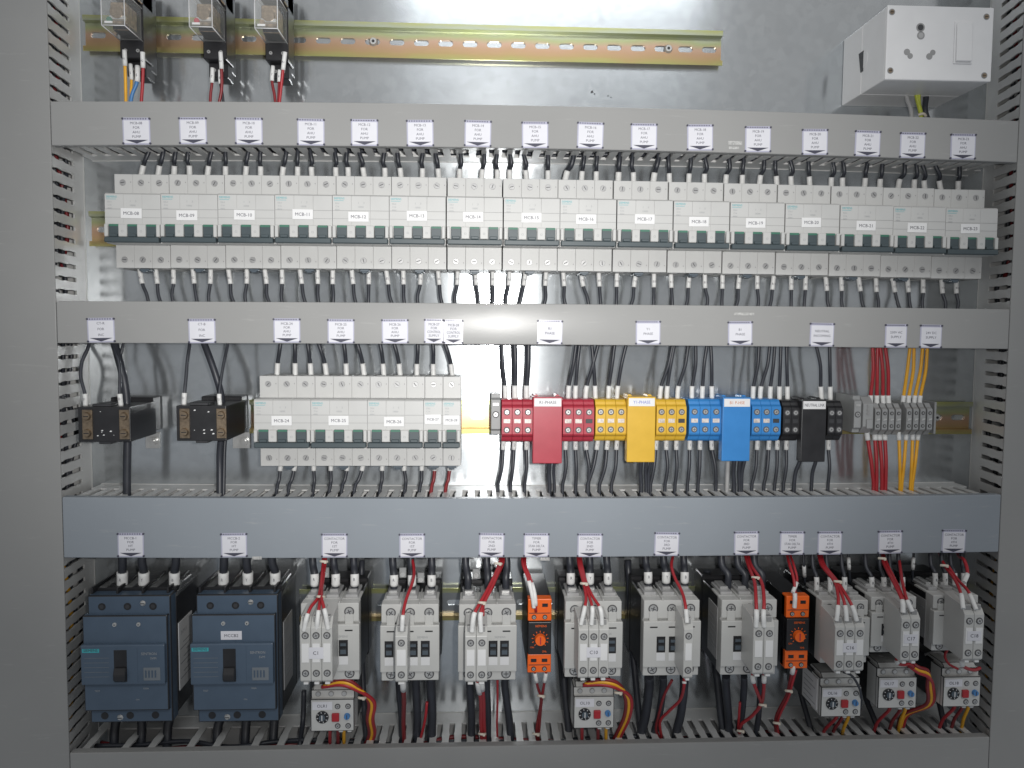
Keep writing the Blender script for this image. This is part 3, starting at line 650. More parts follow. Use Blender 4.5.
NTH = ['first','second','third','fourth']
for c, s, _, L in tb:
    for k, (fx, tx) in enumerate(L):
        dbl = (c,s) == ('red','left') and k > 0
        topwire(fx, tx, ztB, 34, 2.5 if dbl else 1.85, W_BK, '%s black wire from left into the top of the %s half of %s block'%(NTH[k],s,c), 'black wires above the distribution blocks', bow=random.uniform(-1.5,1.5), txt=None)
bb = [('red','left',[(504,498,0),(514.6,510.5,0),(526.8,524.5,0)]),('red','right',[(566,562.6,1),(575.5,575.8,1),(586,588.5,1)]),
      ('yellow','left',[(598.2,587.5,0),(608,599.5,0),(617.3,611.5,0)]),('yellow','right',[(656.5,650.5,0),(666.5,665,0),(676.5,675,0)]),
      ('blue','left',[(690,687.4,0),(700.3,698,0),(711.4,716,0)]),('blue','right',[(757.8,752,0),(769.3,764,0),(777.6,774.7,0)]),('black','left',[(786.8,783.5,0)]),('black','right',[(828.5,828,0)])]
for c, s, L in bb:
    for k, (fx, tx, _) in enumerate(L):
        botwire(fx, tx, zbB, 34, 1.85, W_BK, '%s black wire from left out of the bottom of the %s half of %s block'%(NTH[k],s,c), 'black wires below the distribution blocks', bow=random.uniform(.2,1.8), txt=str(k+1))
zcv = W(650,462,66).z
for c, L in (('red',[(549.6,549.6,2.2),(554.6,554.4,1.6)]),('yellow',[(641.2,641.2,2.3),(646.5,646.2,2.0),(651,648.5,1.7)]),('blue',[(734.5,734,2.3),(740,739.6,2.3),(744.5,741.5,2)]),('black',[(800,794,2.2),(816,811.5,2)])):
    for k, (fx, tx, r) in enumerate(L):
        a = at_z(fx, zcv+6, 44, 460); bo = at_z(tx, ZC+3, 40, 488)
        wire([a, a+Vector((0,0,-9)), a+(bo-a)*.6+Vector((-.8,0,0)), bo, bo+Vector((0,0,-14))], r, W_BK, '%s black cable from left under the tall centre cover of the %s block'%(NTH[k],c), 'feeder cables under the centre covers', name='cable', cat='cable')
a = at_z(728.5, zcv+6, 40, 460); bo = at_z(726.5, ZC-10, 38, 490); wire([a, a+(bo-a)*.5, bo], 2.2, W_GY, 'pale grey cable under the tall blue cover', 'feeder cables under the centre covers', name='cable', cat='cable')
zs = W(890,404,48).z; zsb = W(890,435,48).z
for k, (fx, tx) in enumerate(((870.5,872.5),(876.8,877.5),(883.3,879.5),(888.8,884.5))):
    topwire(fx, tx, zs-1, 36, 1.9, W_RD, '%s red wire from left above the grey spring terminals'%NTH[k], 'red wires above the spring terminals', 9, random.uniform(-1,1))
for k, (fx, tx) in enumerate(((902.8,910.5),(908.3,914),(914,923),(919.5,927.5))):
    topwire(fx, tx, zs-1, 36, 1.7, W_YL, '%s yellow wire from left above the grey spring terminals'%NTH[k], 'yellow wires above the spring terminals', 9, random.uniform(-1,1))
for k, (fx, tx) in enumerate(((866.8,873.5),(874.8,876.5),(879.3,882),(884.8,885.5))):
    botwire(fx, tx, zsb+1, 36, 2.0, W_RD, '%s red wire from left below the grey spring terminals'%NTH[k], 'red wires below the spring terminals', 8, 0)
for k, (fx, tx) in enumerate(((898.8,900),(906.5,901.8),(912.8,910.5),(918.5,912.3))):
    botwire(fx, tx, zsb+1, 36, 1.7, W_YL, '%s yellow wire from left below the grey spring terminals'%NTH[k], 'yellow wires below the spring terminals', 8, -.5)

# ------------------------------------------------------------------ moulded case breakers
def mccb(x0, y0, y1, label, sticker, terms):
    D = 76; a = W(x0+1.5,y1-4,D); b = W(x0+81,y0-4,D); w_, h = 80.5, b.z-a.z
    t = thing('moulded_case_breaker', label, 'circuit breaker', (a.x,0,a.z), 'slate blue moulded case breakers')
    m = MB(); m.box(.3,w_-.3,1,60,4,h-2,BLACK,1,2)
    m.box(1,w_-1,58,D-3,0,h,MCCB,1.2,2)                                   # terminal ends
    m.box(-2.2,w_-2.5,58,D+2,14,h-18,MCCB2,1.2,2); obj('housing', m, t)
    m = MB(); m.box(-2.2,w_-4,D+1,D+7,42,h-46+1,MCCB2,1.2,2)                # raised toggle cover
    m.box(w_*.39,w_*.395+.3,D+6.9,D+7.15,44,h-48,MCCB); m.box(w_*.63,w_*.63+.4,D+6.9,D+7.15,44,h-48,MCCB)
    m.box(w_*.70,w_*.90,D+6.9,D+7.3,46,59,FAINT,.2)
    for k in range(5): m.box(1,w_*.30,D+6.95,D+7.15,50+k*4.6,50.35+k*4.6,FAINT)
    for k in range(4): m.box(w_*.72+k*3,w_*.72+k*3+1.5,D+7.2,D+7.45,49,56,MCCB)
    obj('front_cover', m, t)
    m = MB(); m.text('SIEMENS', 7.5, D+7.4, h-50.2, 3.6, INK); m.box(-.5,15.5,D+6.9,D+7.25,h-52.3,h-48.6,TEAL); obj('maker_strip', m, t)
    m = MB(); m.text('SENTRON',w_*.77,D+7.3,h-54,3.6,INKG,sx=.9); m.text('3VM',w_*.82,D+7.3,h-58.5,3.2,INKG); m.text('TEST',w_*.13,D+2.2,34,2.4,INKG); m.text('100A',w_*.7,D+2.2,36,2.6,INKG); m.text('ON',w_*.6,D+2.2,25,2.2,INKG)
    obj('printed_lettering', m, t)
    m = MB(); m.box(w_*.36,w_*.51,D+6.8,D+7.3,45,h-50,BLACK,.3); m.prism([(D+5,58),(D+9,60),(D+11.5,53),(D+11.5,48),(D+9,46),(D+5,46)],w_*.365,w_*.505,BLACK,'x',.8); obj('toggle', m, t)
    for k, sx in enumerate((.18,.48,.78)):
        m = MB(); m.cyl(w_*sx,D-4,h-11,3.6,D-2.8,BLACK,16); m.cyl(w_*sx,D-4,h-11,2.2,D-2.5,DARK,6); obj('terminal_hole', m, t)
        m = MB(); m.cyl(w_*sx,D-4,7,3.6,D-2.8,BLACK,16); obj('terminal_hole', m, t)
    for sx in (.35,.63): 
        s = MB(); s.cyl(w_*sx,D+1.5,h-27,2.4,D+3,STEEL,10,1.7); s.cyl(w_*sx,D+2.7,h-27,.8,D+3.2,BLACK,4); obj('cover_screw', s, t)
    for sx, z, r in ((.66,h-8,3),(.36,5,3.2)):
        s = MB(); s.cyl(w_*sx,D-3.2,z,r,D-1.6,STEEL,8,r*.6); s.box(w_*sx-r*.6,w_*sx+r*.6,D-1.9,D-1.4,z-.4,z+.4,BLACK); obj('cover_screw', s, t)
    # clear terminal shield as strips shaped like its reflected streaks, dark terminals below it
    m = MB(); m.box(3,w_-1,14,58,h-8,h+3,BLACK,1)
    for k in range(4): m.box(2+k*24,4+k*24,10,D-8,h-4,h+5.5,BLACK,.3)
    obj('terminal_shroud', m, t)
    m = MB(); 
    for k in range(3): m.box(w_*(.12+.3*k),w_*(.20+.3*k),20,66,h+5.6,h+6.2,CLEAR)
    m.prism([(w_+1,h-4),(w_+1.6,h-4),(w_+8,h+10),(w_+7.4,h+10)],22,66,CLEAR); obj('clear_shield_streaks', m, t)
    m = MB(); m.box(w_-.2,w_+.5,20,57,24,h-34,W_GY if sticker else PAPER2); m.text('3VM11',w_+.65,44,h-46,6,INKG,plane='x')
    for k in range(8): m.box(w_+.4,w_+.6,26,54-(k%3)*8,34+k*5,34.9+k*5,INKG)
    obj('side_rating_plate', m, t)
    if sticker:
        m = MB(); m.box(w_*.32,w_*.32+20,D+1.8,D+2.4,h-43,h-34.5,PAPER,.1); m.text(sticker,w_*.32+10,D+2.55,h-39,4.2,INK); obj('sticker', m, t)
    return a, h
mccb(86.8,600,728.5,'slate blue moulded breaker in the bottom left corner, without a sticker','', None)
mccb(194.7,599,728,'slate blue moulded breaker with white MCCB2 sticker, second from left','MCCB2', None)
g = 'thick cables into the moulded breakers'
for k, (x, xt, lab) in enumerate(((122.3,122.5,'R'),(143.8,142,'Y'),(174.5,176,'B'),(223.5,224,'R'),(247.8,246.5,'Y'),(275,272,'B'))):
    wire([W(x,592,48),W(x,588,48),W(x,572,50),W(xt,562,52),W(xt,548,52)],4.2,W_BK,'%s thick black cable into the %s slate blue moulded breaker'%(SIDE3[k%3],('leftmost','MCCB2 stickered')[k//3]),g,[(W(x,588.5,48),W(x+(xt-x)*.4,573,50))],lab,name='cable',cat='cable',fr=5.2)
for k, (x, xt) in enumerate(((118,115),(141,142),(171,168),(222,218),(247,246),(275,274))):
    wire([W(x,715,30),W(xt,727,34),W(xt-1,745,40),W(xt-1,762,40)],4.6,W_BK,'%s black cable from the underside of the %s moulded breaker'%(SIDE3[k%3],('leftmost','MCCB2 stickered')[k//3]),'thick cables under the moulded breakers',name='cable',cat='cable')

# ------------------------------------------------------------------ contactors
def contactor(x0, y0, label, w_=54, h=74, D=104, toggles=(), aux=None, auxy=None, small=False, sticker=None, sidelabel=False, slots=True):
    a = W(x0+max(0,(x0-600)*.013),y0+4.3,D); o = Vector((a.x,0,a.z-h)); t = thing('contactor', label, 'contactor', tuple(o), 'contactors in the bottom row')
    m = MB(); m.box(.5,w_-.5,4,89,-.6,h-.8,BLACK,1); m.box(0,w_,8,34,-4,h+3,BLACK,1); obj('base', m, t)
    m = MB(); c3 = w_/3
    m.box(0,w_,88,D-5,0,h,BODY2,.8,2); m.box(.6,w_-.6,66,89,h-4,h+.2,BODY2,.6)
    m.box(.0,w_,D-6,D-2,h*.76,h,BODY2,.6); m.box(0,w_,D-6,D-2,0,h*.17,BODY2,.6)
    m.box(-.8,w_+.8,D-7,D+1.5,h*.13,h*.74,BODY2,.8,2)
    for k in range(3): m.box(k*c3+c3*.28,k*c3+c3*.72,D-6,D-.5,h*.70,h*.86,BODY2,.4)
    for k in (1,2): m.box(k*c3-.5,k*c3+.5,62,D-1.6,h-.2,h+2.2,BODY2,.3)
    obj('housing', m, t)
    for k in range(3):
        m = MB(); m.box(k*c3+3,(k+1)*c3-3,56,88,h,h+3.4,W_GY,.6); m.box(k*c3+5,(k+1)*c3-5,60,80,h+3,h+6,STEEL,.5); obj('terminal_clamp', m, t)
        for z in (h*.89, h*.085):
            q = screw(t,(k+.5)*c3,D-2,z,3.9 if not small else 2.9); q.rotation_euler = (0,random.uniform(0,3),0)
    if slots:
        m = MB()
        for k in (0,1,2): m.box(k*c3+c3*.3,k*c3+c3*.7,D+1.4,D+1.75,h*.655,h*.672,BLACK)
        obj('vent_slot', m, t)
    for fx in toggles:
        m = MB(); c = fx*w_; m.box(c-4.2,c+4.2,D+1.3,D+1.8,h*.33,h*.54,BLACK,.1); m.box(c-3.2,c+3.2,D+1.6,D+3.4,h*.36,h*.43,SLATE,.5); m.box(c-3.2,c+3.2,D+1.6,D+3.0,h*.46,h*.51,SLATE,.5); obj('position_indicator', m, t)
        m = MB(); m.box(c-4.2,c+4.2,D+1.3,D+1.8,h*.22,h*.325,WHITE,.1); obj('label_field', m, t)
    if toggles:
        m = MB(); m.text('SIEMENS', w_*.72, D+1.7, h*.585, 2.8, INKG); obj('maker_name', m, t)
    if sidelabel:
        m = MB(); m.box(-.4,.6,60,D-14,h*.14,h*.84,W_GY)
        for k in range(7): m.box(-.6,-.35,64,D-18-(k%3)*5,h*.26+k*h*.07,h*.26+k*h*.07+.8,INKG)
        obj('side_rating_plate', m, t)
    if aux:
        ax0, n, wd, ay0, ay1 = aux; DA = 138
        p = W(ax0,ay0,DA)-o; q = W(ax0,ay1,DA)-o; p.x, z1, z0 = p.x, p.z, q.z
        b = thing_part('auxiliary_block', t); m = MB(); ht = z1-z0
        for k in range(n):
            xa, xb = p.x+k*wd+.15, p.x+(k+1)*wd-.15
            m.prism([(D+1,z0+2),(DA-2,z0),(DA,z0+2),(DA,z0+ht*.86),(DA-3,z0+ht*.92),(DA-7,z1),(D+1,z1+3)],xa,xb,AUXM,'x',.4)
            m.box(xa+1.2,xb-1.2,DA-.2,DA+.6,z0+ht*.32,z0+ht*.62,PAPER2,.2)
            m.box(xa+1.8,xb-1.8,DA-9,DA-2.6,z1-4,z1+1.2,SEAM,.4); m.box(xa+2.4,xb-2.4,DA-8,DA-1,z0-2.2,z0+.2,WHITE,.4)
        o2 = obj('auxiliary_housing', m, t)
        for k in range(n):
            for z in (z0+ht*.74, z0+ht*.15):
                s = screw(o2,p.x+(k+.5)*wd,DA,z,2.4,'terminal_screw',ring=True); s.rotation_euler = (0,random.uniform(0,3),0)
        if sticker:
            s = MB(); ww = min(n*wd-2,13); cc = p.x+n*wd/2; s.box(cc-ww/2,cc+ww/2,DA+.5,DA+1,z0+ht*.38,z0+ht*.56,PAPER,.1); s.text(sticker,cc,DA+1.15,z0+ht*.47,4.6,INK,rot=.0); obj('sticker', s, o2)
    return o
def thing_part(n, t): return None
contactor(300.3,600,'grey contactor with triple auxiliary block, left of all contactors', toggles=(.74,), aux=(299.6,3,9.6,619,683), sticker='C1')
contactor(381,601,'grey contactor with single slim auxiliary block and two dark indicators', toggles=(.14,.56,.77), aux=(395,1,11.2,629,683))
contactor(459,601,'grey contactor with double auxiliary block left of the first orange timer', toggles=(.60,.80), aux=(465,2,10.2,629,683))
contactor(565.8,598,'grey contactor with triple auxiliary block right of the first orange timer', toggles=(.82,), aux=(578.6,3,9.4,622,679), sticker='C10')
contactor(644,597,'grey contactor with slim auxiliary block at its right and two indicators showing', toggles=(.30,.52), aux=(684.2,1,9.0,621,679), sidelabel=False)
contactor(721,596.5,'grey contactor with double auxiliary block left of the second orange timer', toggles=(.28,), aux=(753.8,2,10.0,619,675), sidelabel=True)
contactor(820,597,'grey contactor with triple auxiliary block right of the second orange timer', w_=46, h=62, small=True, aux=(835.6,3,9.4,620,672), sticker='C16')
contactor(869,593.5,'small grey contactor with double auxiliary block, second from the right end', w_=45, h=55, small=True, toggles=(.3,), aux=(902,2,9.0,612,662), sticker='C17', sidelabel=True)
contactor(930.5,592,'small grey contactor with double auxiliary block beside the right duct', w_=45, h=55, small=True, toggles=(.3,), aux=(965,2,9.6,607,661), sticker='C18', sidelabel=True)

# timers
def timer(x0, y0, label, lead):
    D = 96; h = 73; w_ = 22.8; a = W(x0,y0+3.8,D); t = thing('timer_relay', label, 'timer', (a.x,0,a.z-h), 'orange timer relays')
    m = MB(); m.box(0,w_,8,D-6,1,h-1,BLACK,.8); m.box(.2,w_-.2,D-10,D,h*.26,h*.70,BLACK,.8,2); obj('housing', m, t)
    for z0, z1 in ((h*.70,h),(0,h*.255)):
        m = MB(); m.box(0,w_,D-14,D-2,z0+.3,z1,ORNG,.8,2); 
        for sx in (.26,.72):
            m.cyl(w_*sx,D-3,z0+4.2,2.3,D-1.4,BLACK,12); m.box(w_*sx-3,w_*sx+3,D-2.5,D-1.7,z1-8,z1-4,BLACK,.3)
        m.box(w_*.05,w_*.95,D-2.4,D-1.6,z0+7.8,z0+8.4,DARK); obj('terminal_cover', m, t)
    for sx in (.26,.72):
        for z in (h*.70+4.2,4.2): screw(t,w_*sx,D-1.6,z,1.7,ring=False)
    m = MB(); m.cyl(w_*.52,D-.5,h*.47,5.6,D+4.5,ORNG,20,4.9); m.box(w_*.52-.5,w_*.52+.5,D+4.4,D+4.9,h*.47-3.6,h*.47+3.6,RED); obj('setting_knob', m, t)
    m = MB()
    for k in range(11):
        an = math.radians(-50+k*28); c, s = math.cos(an), math.sin(an); x, z = w_*.52, h*.47; r0, r1, q = 6.6, 8.2, .3
        m.prism([(x+c*r0-s*q,z+s*r0+c*q),(x+c*r0+s*q,z+s*r0-c*q),(x+c*r1+s*q,z+s*r1-c*q),(x+c*r1-s*q,z+s*r1+c*q)],D-.1,D+.25,ORNG)
    m.text('SIEMENS',w_*.55,D+.3,h*.645,3.0,ORNG); m.text('ON',w_*.18,D+.3,h*.36,2.4,ORNG); m.text('7PR',w_*.7,D+.3,h*.30,2.8,ORNG); obj('scale_print', m, t)
timer(528.2,596,'orange and black timer relay between third and fourth contactors',0)
timer(787.5,593,'orange and black timer relay nearer the right side with slanted side view',0)

# overload relays
def overload(x0, y0, x1, y1, label, sticker, sidelabel=False):
    D = 95; a = W(x0,y1,D); b = W(x1,y0,D); w_, h = b.x-a.x, b.z-a.z; t = thing('overload_relay', label, 'overload relay', (a.x,0,a.z), 'overload relays under contactors')
    m = MB(); m.box(.3,w_-.3,8,74,-1,h+1,BLACK,1); m.box(-.2,w_+.2,72,D-4,0,h,BODY2,.8,2); m.box(0,w_,D-6,D,0,h*.80,BODY2,.7,2)
    m.prism([(D-34,h),(D-30,h+4),(D-8,h+4),(D-3,h)],2,w_*.92,BODY2,'x',.5); obj('housing', m, t)
    for k in range(3):
        m = MB(); c = w_*(.16+.3*k); m.cyl(c,D-6,h*.90,2.6,D-3.2,SEAM,12); m.cyl(c,D-6,h*.90,1.9,D-2.8,STEEL,10); obj('terminal_screw', m, t)
    m = MB(); m.cyl(w_*.27,D-.2,h*.36,6.0,D+1,BLACK,24); m.cyl(w_*.27,D+.8,h*.36,3.0,D+2.6,SLATE,16); m.box(w_*.27-.4,w_*.27+.4,D+2.5,D+3,h*.36-2.6,h*.36+2.6,WHITE)
    for k in range(8):
        an = k*math.pi/4+.2; c, s = math.cos(an), math.sin(an); x, z = w_*.27, h*.36
        m.prism([(x+c*4-s*.25,z+s*4+c*.25),(x+c*4+s*.25,z+s*4-c*.25),(x+c*5.4+s*.25,z+s*5.4-c*.25),(x+c*5.4-s*.25,z+s*5.4+c*.25)],D+.9,D+1.2,WHITE)
    obj('current_dial', m, t)
    m = MB(); m.box(w_*.49,w_*.66,D-.2,D+2.6,h*.26,h*.46,W_RD,.5); obj('stop_button', m, t)
    m = MB(); m.cyl(w_*.84,D-.2,h*.38,3.0,D+3,W_BL,14,2.6); m.box(w_*.84-.4,w_*.84+.4,D+2.9,D+3.2,h*.38-2,h*.38+2,INK); obj('reset_button', m, t)
    for sx, z in ((.62,.62),(.86,.62),(.62,.13),(.86,.13)): screw(t,w_*sx,D-.1,h*z,1.9,ring=True)
    m = MB(); m.box(w_*.04,w_*.50,D-.1,D+.5,h*.54,h*.74,PAPER,.1); m.text(sticker,w_*.27,D+.65,h*.635,4.2,INK); obj('sticker', m, t)
    m = MB()
    for k in (0,1): m.box(w_*(.62+.2*k),w_*(.62+.2*k)+4,D-14,D-5,-4,.2,SLEEV,.5)
    obj('terminal_lug', m, t)
    if sidelabel:
        m = MB(); m.box(-.9,-.3,52,D-8,h*.08,h*.92,PAPER2)
        for k in range(5): m.box(-1.05,-.8,56,D-12-(k%3)*5,h*(.18+.14*k),h*(.18+.14*k)+.7,INKG)
        obj('side_rating_plate', m, t)
overload(310.8,691,354,731.5,'grey overload relay with red button, under the leftmost contactor','OLR1')
overload(573.5,688,614.5,728.5,'grey overload relay with red button, under the contactor stickered C10','OL10')
overload(820.5,679,862,717,'grey overload relay with visible side plate, under contactor stickered C16','OL16',True)
overload(877.5,669,917.5,708.5,'grey overload relay under the contactor stickered C17','OL17')
overload(942.5,669,981.5,707,'grey overload relay under the contactor stickered C18, beside right duct','OL18')

# top relays
def relay(x0, y0, label, flag):
    D = 87; a = W(x0,y0,D); t = thing('plug_in_relay', label, 'relay', (a.x,0,a.z), 'clear plug in relays on the top rail'); w_ = 20.5
    m = MB(); e = 1.1    # five walls of the clear cover
    m.box(0,w_,D-e,D,0,30,CLEAR,.4); m.box(0,e,50,D-e,0,30,CLEAR); m.box(w_-e,w_,50,D-e,0,30,CLEAR); m.box(e,w_-e,50,D-e,29,30,CLEAR); m.box(e,w_-e,50,D-e,0,e,CLEAR)
    obj('clear_cover', m, t)
    m = MB()
    for x in (0, w_):
        for z in (0,30): m.tube([(x,48,z),(x,D,z)],.45,WHITE,6)
        m.tube([(x,D,0),(x,D,30)],.4,WHITE,6)
    for z in (0,30): m.tube([(0,D,z),(w_,D,z)],.4,WHITE,6)
    obj('cover_edges', m, t)
    m = MB(); m.box(3,w_-3,52,76,6,25,COIL,1); m.cyl(w_/2,60,15,6,80,BRASS,14); m.box(3,w_-3,76,79,8,12,STEEL,.4); m.box(2.5,w_-2.5,50,70,2,6,DARK,.4); obj('relay_coil', m, t)
    m = MB(); m.cyl(6,D-4,6,2.4,D-1.4,flag,12); m.box(2,9,D-2,D-1.3,2.5,4.3,PAPER2); obj('indicator_flag', m, t)
    m = MB(); m.box(-.8,w_+.8,24,48,-16,62,BLACK,.8); m.box(2,w_-2,7.6,24,-20,60,BLACK,.8); m.box(1.2,w_-1.2,24,38,-30,-16,BLACK,.8); m.box(-.8,w_+.8,24,62,34,58,BLACK,.8); m.box(5,w_-3,12,25,-29,-18,BLACK,.8)
    obj('socket', m, t)
    for x, d, z in ((4.5,48,-9),(w_-4.5,48,-9),(6.5,38,-23),(w_-6.5,38,-23),(4.5,62,42),(w_-4.5,62,42),(w_-4.5,62,52)): screw(t,x,d,z,1.7,ring=False)
    return a
relay(101.5,25,'clear plug in relay at far left of the top rail, green flag inside',GREEN)
relay(189.3,26.5,'clear plug in relay in the middle of the three, red flag inside',RED)
relay(254.8,28,'clear plug in relay at the right of the three, no coloured flag',COIL)
def small(pts, r, mt, lab, g, s0=None, s1=None, txt=None, **k): return wire([W(*p) for p in pts], r, mt, lab, g, [(W(*s0),W(*s1))] if s0 else [], txt, **k)
g = 'thin wires under the clear relays'
small([(124.5,50,50),(125,66,48),(125.6,85,45),(126,112,42)],1.5,W_YL,'yellow wire at the left under the relay with green flag',g,(124.5,51,50),(125.4,66,48),'A1')
small([(130.5,64,42),(131.5,80,42),(131,95,42),(132,112,42)],1.3,W_YL,'yellow wire ending in a low sleeve under the relay with green flag',g,(130.8,65,43),(131.5,79,43),'5')
small([(137.5,66,42),(137,82,44),(132,95,43),(129.5,112,42)],1.8,W_BL,'blue wire under the relay with green flag',g,(137.8,66,43),(136.5,82,45),'6')
small([(142.5,52,50),(143,68,48),(142.5,85,45),(140.5,112,42)],1.6,W_RD,'red wire under the relay with green flag',g,(142.2,53,50),(142.8,68,48),'A2')
small([(212.5,68,44),(212,83,44),(210.6,95,43),(210,112,42)],1.4,W_DR,'dark red wire at left under the relay with red flag',g,(213,68.5,44),(212,83,44),'7')
small([(220.5,52,50),(221.5,69,48),(221.5,90,45),(217,112,42)],1.5,W_DR,'dark red wire from the high sleeve under the relay with red flag',g,(220.5,53,50),(221.8,70,48),'A1')
small([(220,70,42),(220.5,84,42),(222.5,95,42),(224.5,112,42)],1.3,W_BK,'dark wire at right under the relay with red flag',g,(220,71,43),(220.8,84,43),'8')
small([(273,66,44),(272,81,44),(274.5,95,43),(276,112,42)],1.4,W_DR,'dark red wire at left under the relay without coloured flag',g,(273,67,44),(272,81,44),'7')
small([(285,52,50),(283,70,48),(281,88,45),(278.5,112,42)],1.5,W_RD,'red wire from the high sleeve under the relay without coloured flag',g,(285,53,50),(283.2,70,48),'A1')
small([(279.5,70,42),(279,82,42),(278.5,95,42),(277.5,112,42)],1.2,W_DR,'short dark red wire at middle under the relay without coloured flag',g,(279.6,70,43),(279,82,43),'8')

# ------------------------------------------------------------------ white socket box
D = 91; A = W(885.5,79,D); Bp = W(994,8,D); w_ = Bp.x-A.x; h = Bp.z-A.z
t = thing('socket_box', 'white surface box with three pin socket and rocker switch at upper right', 'socket', tuple(Vector((A.x,0,A.z))))
m = MB(); m.box(0,w_,.5,42,0,h,WHITE,1,2); m.box(0,w_,42.3,D-3.2,0,h,WHITE,1,2)
m.cyl(47,-.3,h*.48,8,.1,WHITE,20,axis='x'); obj('box_body', m, t)
m = MB(); m.prism([(41,h*.48-11),(46,h*.48-11),(46,h*.48+9),(36,h*.48+9)],-.5,.15,DARK,'x'); obj('knockout', m, t)
m = MB(); m.box(-.4,w_+.4,D-3,D,-.4,h+.4,WHITE,1,2); obj('front_plate', m, t)
m = MB()
for px, py, r in ((920.5,27.5,3.6),(920.8,35.5,3.2)):
    p = W(px,py,D)-A; m.cyl(p.x,D-.3,p.z,r+.5,D+.25,SEAM,20); m.cyl(p.x,D+.1,p.z,r-.8,D+.35,DARK if r>3.4 else W_GY,18)
for px, py, s in ((908.5,54,-1),(931,54.5,1)):
    p = W(px,py,D)-A
    for q, rr in ((-2,3.0),(2,2.6)): m.cyl(p.x+q*.8*(1 if s>0 else 1),D-.3,p.z+q*.9*s,rr,D+.25+.05*(q>0),SEAM,16)
obj('socket_holes', m, t)
p = W(963,43,D)-A; m = MB(); m.box(p.x-9,p.x+9,D-.2,D+1.2,p.z-19.5,p.z+19.5,WHITE,.6,2); m.prism([(D+1,p.z-18),(D+3.4,p.z-17.5),(D+1.8,p.z+17.5),(D+1,p.z+18)],p.x-7.6,p.x+7.6,WHITE,'x',.5); obj('rocker_switch', m, t)
for px, py in ((892,12),(986.5,16.8),(890.3,70.6),(984.2,75.5)):
    p = W(px,py,D)-A; s = MB(); s.cyl(p.x,D-.2,p.z,3.0,D+.2,SEAM,16); s.cyl(p.x,D,p.z,2.0,D+.6,BRASS,12); s.box(p.x-1.5,p.x+1.5,D+.5,D+.75,p.z-.3,p.z+.3,BLACK); obj('cover_screw', s, t)
g = 'wires under the white socket box'
small([(905,84,40),(907,98,40),(911,110,42),(912,124,42)],2.2,W_GY,'brownish grey wire under the white socket box',g)
small([(914.5,84,42),(917.5,100,42),(920.5,112,43),(922,126,43)],2.2,W_GN,'yellow green earth wire under the white socket box',g)
small([(920,84,44),(919,98,43),(920,110,42),(921,124,42)],1.6,W_GN,'second thinner yellow green wire under the white socket box',g)
small([(925.5,84,38),(926,98,38),(925,110,40),(929,124,40)],2.8,W_BK,'black wire under the white socket box',g)
tie = MB(); p = W(922,115,46); tie.tube([(-4,0,0),(0,2,.8),(4,0,-1)],1.4,TIE,8); tag(obj('cable_tie', tie, None, tuple(p)),'cream tie round the wires under the white socket box','cable tie')

# ------------------------------------------------------------------ bottom row wiring
CN = ['first','second','third','fourth','fifth','sixth','seventh','eighth','ninth']
g = 'thick black cables into the contactors'
tops = [(0,[(314.6,313),(335.7,334),(354.7,354)],574,585,True),(1,[(394,393),(412,411),(431.7,432)],575,585,True),(2,[(468,466),(488,487),(506,507)],577,586,False),(3,[(570.7,570),(589.8,590),(607.8,607)],573,583,True),
        (4,[(648,646),(666,664),(684.6,684)],572,582,True),(5,[(728,722),(745,738),(762,755)],574,582,False),(6,[(816.5,813),(830,827),(844.5,842)],577,592,True),(7,[(871.5,866),(883.6,880),(893,890),(902.4,899)],577,591,True),(8,[(935,931),(945,942),(954.5,951),(963.6,962)],573,590,True)]
for ci, L, y0, y1, fer in tops:
    rr = 3.6 if ci < 6 else 2.0
    for k, (x, xt) in enumerate(L):
        d = 74 if ci < 6 else 78
        wire([W(x,y1+8,d-4),W(x,y1,d),W(x,y0,d),W(xt,(y0+556)/2,d-6),W(xt-1,548,d-12)],rr,W_BK,'%s black cable from left into the top of the %s contactor from left'%(NTH[k],CN[ci]),g,[(W(x,y1,d),W(x+(xt-x)*.3,y0,d))] if fer else [],'RYBN'[k] if fer else None,name='cable',cat='cable',fr=rr+.6 if ci<6 else 2.5)
g = 'black cables under the contactors'
lows = [(1,[(399,402,3.4),(416,417,4.2),(431,431.5,4.6)]),(2,[(470,471.5,4),(487,488,3.2),(505,510.5,3.8)]),(4,[(649,641,5),(663,654,4),(684,676,4.6)]),(5,[(726,729,4.2),(744,738,3.6),(760,756,3)])]
for ci, L in lows:
    for k, (x, xt, r) in enumerate(L):
        y = 676; wire([W(x,y,72),W(x,y+12,62),W((x+xt)/2+.8,714,52),W(xt,736,50),W(xt+1,760,48)],r,W_BK,'%s black cable from left under the %s contactor from left'%(NTH[k],CN[ci]),g,name='cable',cat='cable')
for k, (x0,y0,x1,y1,x2,y2,r,lab) in enumerate(((563,590,562,650,570,745,3.6,'tall black cable running down beside the fourth contactor'),(628,560,632,640,641,735,3.4,'tall black cable between the fourth and fifth contactors'),(707,570,714,650,724,742,4.0,'tall black cable in the gap left of the sixth contactor'),(710,610,716,670,735,742,3,'black cable slanting in the gap left of the sixth contactor'),
        (792,650,800,690,812,735,3,'black cable behind the third overload relay'),(868,650,864,690,878,730,3,'black cable between the third and fourth overload relays'),(930,640,934,680,944,725,3,'black cable between the fourth and fifth overload relays'),(304,690,303,720,300,745,2.6,'black cable left of the first overload relay'),(362,560,361,640,366,735,3,'tall black cable between the first and second contactors'))):
    wire([W(x0,y0,20),W(x1,y1,26),W(x2,y2,48),W(x2+2,760,46)],r,W_BK,lab,'black cables in the gaps between contactors',name='cable',cat='cable')
g = 'red control wires of the bottom row'
R_, K_ = W_RD, W_DR
BELOW = False
